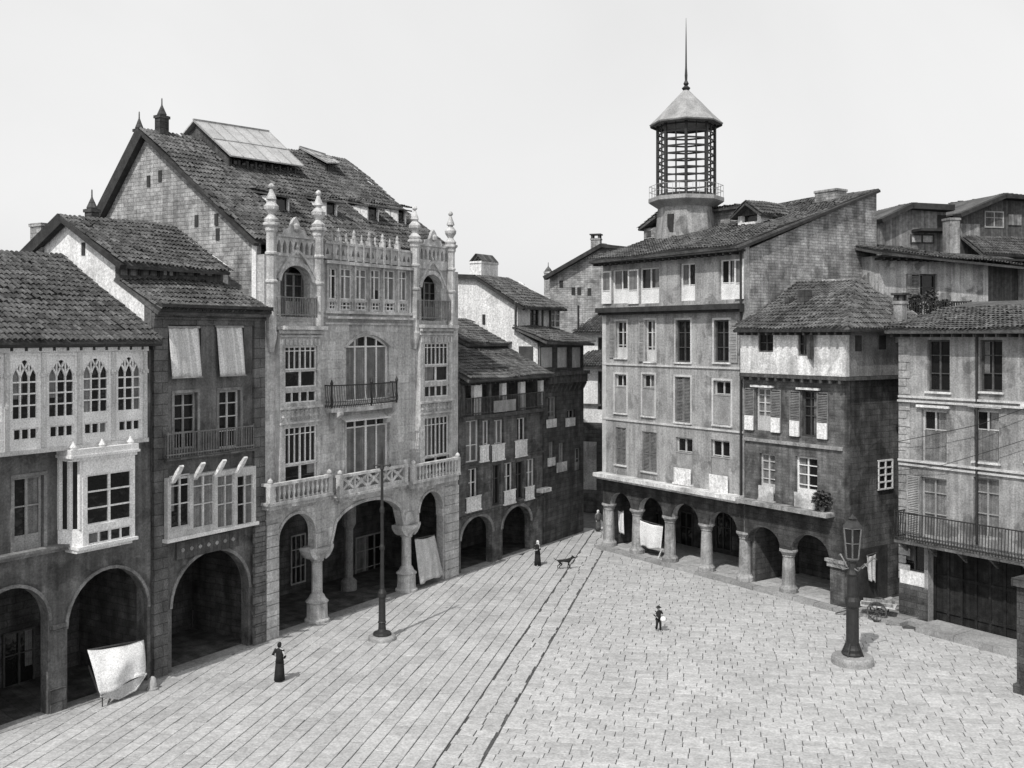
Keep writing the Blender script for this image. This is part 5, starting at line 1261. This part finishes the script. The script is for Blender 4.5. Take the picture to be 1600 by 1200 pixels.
def rwp(px, py, d): q = RIGHT.hit(px, py, RIGHT.o - RIGHT.b * d, RIGHT.b) + RIGHT.o; return q
o = cloth('hanging_sheet', 'broad white sheet stretched between two columns of the pale tenement arcade', 'sheet', [rwp(997, 811, -.2), rwp(1036, 822, -.2), rwp(1034, 859, -.2), rwp(997, 853, -.2)], sag=.04, folds=2, seed=6)
org = o.location; q = MB(); q.bar(rwp(1034, 859, -.2) - org, rwp(1028, 874, -.2) - org, .07); q.build('prop', 'white_paint', o)
cloth('hanging_sheet', 'narrow white strip of cloth hanging in the first bay of the tenement arcade', 'sheet', [rwp(966, 797, -1.0), rwp(975, 798, -1.0), rwp(975, 834, -1.0), rwp(967, 833, -1.0)], sag=.03, folds=1, seed=8)
pl = Plane.__new__(Plane)
def sp(px, py): y, z = hH.side(px, py, hH.W + .25); return hH.world(hH.W + .25, y, z)
cloth('hanging_sheet', 'white cloth hanging in the dark alley doorway of the corner house', 'sheet', [sp(1355, 868), sp(1369, 864), sp(1369, 910), sp(1359, 907)], sag=.0, folds=2, m='cloth_grey', seed=3)

p_ = ground(238, 1077)
t = empty('bollard', (p_.x, p_.y, 0), 0, 'low pale stone guard bollard at the foot of the pier beside the sagging white awning', 'bollard')
MB().lathe(0, 0, [(.19, -.05), (.18, .2), (.14, .42), (.07, .5), (.01, .52)], 10).build('stone', 'slab', t, smooth=True); MB().lathe(0, 0, [(.24, -.05), (.24, .06), (.19, .1)], 10).build('foot', 'slab_dim', t)

# ================================================================== people
def bake_skin(name, verts, edges, radii, m, parent, sub=1):
    me = bpy.data.meshes.new(name); me.from_pydata(verts, edges, []); o = bpy.data.objects.new(name, me); C.objects.link(o)
    o.modifiers.new('s', 'SKIN'); sv = me.skin_vertices[0].data
    for i, r in enumerate(radii): sv[i].radius = (r, r) if not isinstance(r, tuple) else r
    sv[0].use_root = True; md = o.modifiers.new('u', 'SUBSURF'); md.levels = md.render_levels = sub
    bpy.context.view_layer.update(); ev = o.evaluated_get(bpy.context.evaluated_depsgraph_get())
    nm = bpy.data.meshes.new_from_object(ev); nm.name = name; o.modifiers.clear(); o.data = nm; nm.materials.clear(); nm.materials.append(M[m])
    for p_ in nm.polygons: p_.use_smooth = True
    o.parent = parent; return o
def person(loc, rz, H_, label, skirt=True, coat='black_cloth', scarf=None, hat=False, arms='down', step=.12, group='people on the square'):
    t = empty('person', loc, rz, label, 'person', group); k = H_ / 1.7; V = []; E = []; R_ = []
    def v(p, r, par=None):
        V.append(tuple(c * k for c in p)); R_.append(r * k if not isinstance(r, tuple) else tuple(q * k for q in r))
        if par is not None: E.append((par, len(V) - 1))
        return len(V) - 1
    pel = v((0, 0, .95), (.15, .11)); w = v((0, 0, 1.1), (.135, .1), pel); ch = v((0, 0, 1.3), (.16, .11), w); sh = v((0, .0, 1.42), (.1, .08), ch); nk = v((0, -.01, 1.49), .052, sh)
    h0 = v((0, -.03, 1.55), (.06, .07), nk); h1 = v((0, -.02, 1.62), (.078, .095), h0); h2 = v((0, -.01, 1.68), (.055, .07), h1)
    v((0, -.125, 1.6), .014, h1); v((.088, 0, 1.61), .014, h1); v((-.088, 0, 1.61), .014, h1)
    for s_ in (-1, 1):
        s1 = v((s_ * .17, 0, 1.4), .062, sh)
        if arms == 'down': el, wr = (s_ * .23, .02, 1.13), (s_ * .22, -.06, .9)
        elif arms == 'hips': el, wr = (s_ * .33, .05, 1.15), (s_ * .2, -.08, 1.03)
        else: el, wr = (s_ * .24, -.05, 1.15), (s_ * .1, -.24, 1.12)
        e1 = v(el, .045, s1); w1 = v(wr, .03, e1)
        dv = (Vector(wr) - Vector(el)).normalized(); sd = Vector((dv.y, -dv.x, 0)); sd = Vector((0, 1, 0)) if sd.length < .3 else sd.normalized()
        pa = v(tuple(Vector(wr) + dv * .06), (.035, .02), w1)
        for f, l in ((-.027, .075), (-.009, .088), (.009, .083), (.027, .066)):
            b1 = v(tuple(Vector(wr) + dv * .1 + sd * f), .009, pa); v(tuple(Vector(wr) + dv * (.1 + l * .55) + sd * f * 1.2 + Vector((0, -.01, 0))), .008, b1)
        th = v(tuple(Vector(wr) + dv * .05 + sd * -.045), .01, pa); v(tuple(Vector(wr) + dv * .09 + sd * -.06), .009, th)
        hp = v((s_ * .09, 0, .88), .085, pel); kn = v((s_ * .1, -.02 - s_ * step * .5, .5), .058, hp); an = v((s_ * .1, .02 - s_ * step, .09), .037, kn); v((s_ * .11, -.13 - s_ * step, .04), .034, an)
    bake_skin('body', V, E, R_, 'skin', t)
    def loft(name, rings, m, n=14):
        q = MB(); i = 0
        for cx, cy, z, rx, ry in rings:
            for a in range(n): q.v.append(((cx + rx * math.cos(2 * PI * a / n) * (1 + .06 * math.sin(a * 2.6 + z * 3))) * k, (cy + ry * math.sin(2 * PI * a / n)) * k, z * k))
        for j in range(len(rings) - 1):
            for a in range(n): q.f.append((j * n + a, j * n + (a + 1) % n, (j + 1) * n + (a + 1) % n, (j + 1) * n + a))
        q.f.append(tuple(range(n))[::-1]); q.f.append(tuple((len(rings) - 1) * n + a for a in range(n)))
        return q.build(name, m, t, smooth=True)
    if skirt:
        loft('skirt', [(0, .02, .06, .24, .25), (0, .01, .4, .22, .22), (0, 0, .8, .2, .17), (0, 0, 1.08, .15, .12)], coat)
    else:
        for s_ in (-1, 1):
            loft('trouser_leg', [(s_ * .1, .01 - s_ * step, .08, .065, .08), (s_ * .1, -.02 - s_ * step * .5, .5, .085, .09), (s_ * .085, 0, .92, .11, .13)], coat, 10)
    loft('coat', [(0, 0, .82, .21, .17), (0, 0, 1.08, .17, .135), (0, 0, 1.3, .2, .14), (0, 0, 1.42, .19, .115), (0, -.01, 1.48, .075, .075)], coat)
    for s_ in (-1, 1):
        if arms == 'down': a_, b_, c_ = (s_ * .18, 0, 1.4), (s_ * .235, .02, 1.13), (s_ * .225, -.05, .93)
        elif arms == 'hips': a_, b_, c_ = (s_ * .18, 0, 1.4), (s_ * .335, .05, 1.15), (s_ * .22, -.065, 1.05)
        else: a_, b_, c_ = (s_ * .18, 0, 1.4), (s_ * .25, -.05, 1.15), (s_ * .12, -.2, 1.12)
        q = MB(); q.tube([Vector(a_) * k, Vector(b_) * k, Vector(c_) * k], [.078 * k, .062 * k, .05 * k], 8); q.build('sleeve', coat, t, smooth=True)
    if scarf: loft('headscarf', [(0, .03, 1.45, .12, .11), (0, .02, 1.53, .1, .09), (0, .025, 1.6, .105, .1), (0, .02, 1.68, .09, .1), (0, .01, 1.73, .04, .05)], scarf)
    else: loft('hair', [(0, .035, 1.52, .07, .06), (0, .03, 1.6, .092, .09), (0, .015, 1.68, .082, .095), (0, .0, 1.735, .04, .05)], 'hair')
    if hat: loft('hat', [(0, 0, 1.66, .2, .21), (0, 0, 1.675, .2, .21), (0, 0, 1.68, .1, .11), (0, 0, 1.76, .09, .1), (0, 0, 1.785, .05, .06)], hat)
    return t
person(ground(437, 1064), 2.7, 1.55, 'person in a long dark coat seen from behind, walking near the left houses', skirt=True, arms='hips')
pp = person(ground(840, 884), -.6, 1.52, 'person in a white headscarf and long dark dress standing by the low old house', scarf='cloth', arms='front')
person(ground(938, 830) + Vector((-.15, 0, 0)), .4, 1.5, 'person in grey with white headscarf at the far corner column of the tenement', scarf='cloth', coat='grey_clothes')
c1 = person(ground(1029, 986), .3, 1.15, 'small child in dark clothes and wide dark hat alone in the open square', skirt=False, hat='black_cloth', arms='hips')
# bundle the child carries
p = ground(1029, 986); q = MB(); q.lathe(0, 0, [(.03, -.12), (.12, -.08), (.15, 0), (.11, .1), (.04, .14)], 9)
b = q.build('bundle', 'cloth', None, smooth=True); b.location = p + Vector((.2, -.16, .6)); tag(b, 'small pale bundle held at the side of the child in the wide hat', 'bundle')

# dog
def dog(loc, rz, label):
    t = empty('dog', loc, rz, label, 'dog'); V = []; E = []; R_ = []
    def v(p, r, par=None):
        V.append(p); R_.append(r)
        if par is not None: E.append((par, len(V) - 1))
        return len(V) - 1
    pel = v((-.3, 0, .5), (.085, .09)); b1 = v((-.1, 0, .51), (.085, .08), pel); b2 = v((.14, 0, .5), (.1, .12), b1); b3 = v((.3, 0, .54), (.09, .11), b2); n1 = v((.42, 0, .64), .065, b3); hd = v((.5, 0, .71), (.07, .065), n1)
    mz = v((.6, 0, .68), .042, hd); v((.68, 0, .66), .03, mz)
    for s_ in (-1, 1): e = v((.47, s_ * .05, .79), .022, hd); v((.45, s_ * .075, .84), .01, e)
    t1 = v((-.44, 0, .53), .03, pel); t2 = v((-.58, 0, .6), .022, t1); v((-.68, 0, .7), .012, t2)
    for s_ in (-1, 1):
        a = v((.24, s_ * .08, .36), .045, b3); c = v((.26 + s_ * .06, s_ * .08, .2), .028, a); d_ = v((.27 + s_ * .09, s_ * .08, .03), .024, c); v((.32 + s_ * .09, s_ * .08, .02), .022, d_)
        a = v((-.27, s_ * .08, .38), .06, pel); c = v((-.2 - s_ * .05, s_ * .085, .29), .04, a); d_ = v((-.36 - s_ * .05, s_ * .085, .18), .024, c); e = v((-.34 - s_ * .05, s_ * .085, .03), .022, d_); v((-.29 - s_ * .05, s_ * .085, .02), .022, e)
    bake_skin('body', V, E, R_, 'fur', t)
dog(ground(882, 889), .1, 'dark dog walking right on the pale paving beside the person in the headscarf')

# handcart by the alley kerb
p = ground(1372, 966)
t = empty('handcart', (p.x, p.y, 0), hI.e.rotation_euler[2] + .5, 'small wooden handcart with pale bed, shafts down, beside the stout street lamp', 'handcart')
MB().box(-.85, .85, -.42, .42, .62, .7).build('bed', 'cream_paint', t)
q = MB(); q.box(-.75, .75, -.4, -.36, .701, .85); q.box(-.75, .75, .36, .4, .701, .85); q.build('side_board', 'grey_wood', t)
for s_ in (-1, 1):
    q = MB(); r = .45; n = 16; y = s_ * .5
    for i in range(n):
        a, b_ = 2 * PI * i / n, 2 * PI * (i + 1) / n; q.bar((r * math.cos(a), y, .45 + r * math.sin(a)), (r * math.cos(b_), y, .45 + r * math.sin(b_)), .06, .06, up=(0, 1, 0))
        if i % 2 == 0: q.bar((0, y, .45), (r * math.cos(a), y, .45 + r * math.sin(a)), .035, .035, up=(0, 1, 0))
    q.bar((0, y - .07, .45), (0, y + .07, .45), .12, .12); q.build('wheel', 'wood', t)
    q = MB(); q.bar((-.7, s_ * .3, .6), (-2.0, s_ * .26, .06), .06, .06); q.build('shaft', 'wood', t)
MB().bar((0, -.55, .45), (0, .55, .45), .06).build('axle', 'iron', t)

# plants in pots on the ledge and terrace
def plant(loc, r, hh, label, seed, group=None):
    t = empty('potted_plant', loc, 0, label, 'potted plant', group); rn = random.Random(seed)
    MB().lathe(0, 0, [(.12, 0), (.17, .25), (.19, .28), (.13, .29)], 10).build('pot', 'bark', t)
    q = MB()
    for i in range(9): a = rn.uniform(0, 6.28); q.tube([(0, 0, .27), (r * .4 * math.cos(a), r * .4 * math.sin(a), .27 + hh * .5), (r * .7 * math.cos(a), r * .7 * math.sin(a), .27 + hh * rn.uniform(.5, .95))], [.015, .012, .006], 4)
    q.build('stem', 'wood', t); q = MB()
    for i in range(520):
        a = rn.uniform(0, 6.28); f = rn.random() ** .6; z = .3 + hh * rn.random(); rr = r * f * (1 - .5 * abs((z - .3) / hh - .45)); p_ = Vector((rr * math.cos(a), rr * math.sin(a), z))
        d1 = Vector((rn.uniform(-1, 1), rn.uniform(-1, 1), rn.uniform(-.6, .8))).normalized() * .17; d2 = d1.cross(Vector((rn.uniform(-1, 1), rn.uniform(-1, 1), 1))).normalized() * .07
        q.poly([p_, p_ + d1 * .5 + d2, p_ + d1, p_ + d1 * .5 - d2])
    q.build('leaves', 'leaf', t, recalc=False)
hH_l = hH.Z(1240, 792, .3)
plant(hH.world(hH.X(1284, .3), -.28, hH_l), .5, .7, 'dark bushy pot plant on the stone ledge of the corner house', 3)
h = [o for o in bpy.data.objects if o.name.startswith('rooftop_house')][0]
import mathutils
hj = P_J
def jw(px, d): q = hj.hit(px, 500, hj.o - hj.b * d, hj.b) + hj.o; return q
zj_ = EYE + (CY - 500) / F * jw(1440, 0).y
for i, (px, r, hh, lab_) in enumerate(((1404, .5, .9, 'leftmost dark pot plant on the roof terrace behind the balcony house'), (1430, .6, 1.1, 'second dark pot plant from the left on the roof terrace'), (1455, .55, 1.3, 'tallest dark pot plant on the roof terrace, below the window'), (1476, .45, .8, 'rightmost dark pot plant on the roof terrace'))):
    q = jw(px, 1.0); plant((q.x, q.y, zj_), r * .8, hh * 1.1, lab_, 20 + i, 'pot plants on the roof terrace')

# ================================================================== camera, light
cam = bpy.data.cameras.new('camera'); co = bpy.data.objects.new('camera', cam); C.objects.link(co)
co.location = (0, 0, EYE); co.rotation_euler = (PI / 2, 0, 0); cam.sensor_width = 36; cam.lens = 36 * F / 1600
cam.shift_y = -(600 - CY) / 1600; cam.clip_end = 4000; cam.clip_start = .5; scene.camera = co
SUN_EL = math.radians(52); sh = Vector((.47, .88, 0)).normalized()          # shadows fall away from the viewer, to the right
sd = Vector((sh.x * math.cos(SUN_EL), sh.y * math.cos(SUN_EL), -math.sin(SUN_EL)))
sl = bpy.data.lights.new('sun', 'SUN'); sl.energy = 2.7; sl.angle = math.radians(.6); sl.color = (1, .985, .96)
so = bpy.data.objects.new('sun', sl); C.objects.link(so); so.rotation_euler = sd.to_track_quat('-Z', 'Y').to_euler(); so.location = (0, 0, 60)
w = bpy.data.worlds.new('World'); scene.world = w; w.use_nodes = True; nt = w.node_tree
bg = nt.nodes['Background']; sky = nt.nodes.new('ShaderNodeTexSky'); sky.sky_type = 'NISHITA'; sky.sun_disc = False
sky.sun_elevation = SUN_EL; sky.sun_rotation = math.atan2(-sh.x, -sh.y); sky.dust_density = 4; sky.air_density = 1.2; sky.ozone_density = 1
bw = nt.nodes.new('ShaderNodeRGBToBW'); nt.links.new(sky.outputs[0], bw.inputs[0])          # black-and-white film
mr = nt.nodes.new('ShaderNodeMath'); mr.operation = 'MULTIPLY_ADD'; nt.links.new(bw.outputs[0], mr.inputs[0]); mr.inputs[1].default_value = .35; mr.inputs[2].default_value = 4.9    # thin even overcast veil
tc = nt.nodes.new('ShaderNodeTexCoord'); cn = nt.nodes.new('ShaderNodeTexNoise'); cn.inputs['Scale'].default_value = 2.5; cn.inputs['Detail'].default_value = 7; cn.inputs['Distortion'].default_value = .5
nt.links.new(tc.outputs['Generated'], cn.inputs['Vector']); cm = nt.nodes.new('ShaderNodeMapRange'); cm.inputs['From Min'].default_value = .3; cm.inputs['From Max'].default_value = .7; cm.inputs['To Min'].default_value = .94; cm.inputs['To Max'].default_value = 1.05
nt.links.new(cn.outputs['Fac'], cm.inputs['Value']); c2 = nt.nodes.new('ShaderNodeMath'); c2.operation = 'MULTIPLY'; nt.links.new(mr.outputs[0], c2.inputs[0]); nt.links.new(cm.outputs[0], c2.inputs[1])      # faint cloud
nt.links.new(c2.outputs[0], bg.inputs['Color']); bg.inputs['Strength'].default_value = .12
vs = scene.view_settings; vs.view_transform = 'Standard'; vs.look = 'None'; vs.exposure = 0.28; vs.gamma = 1
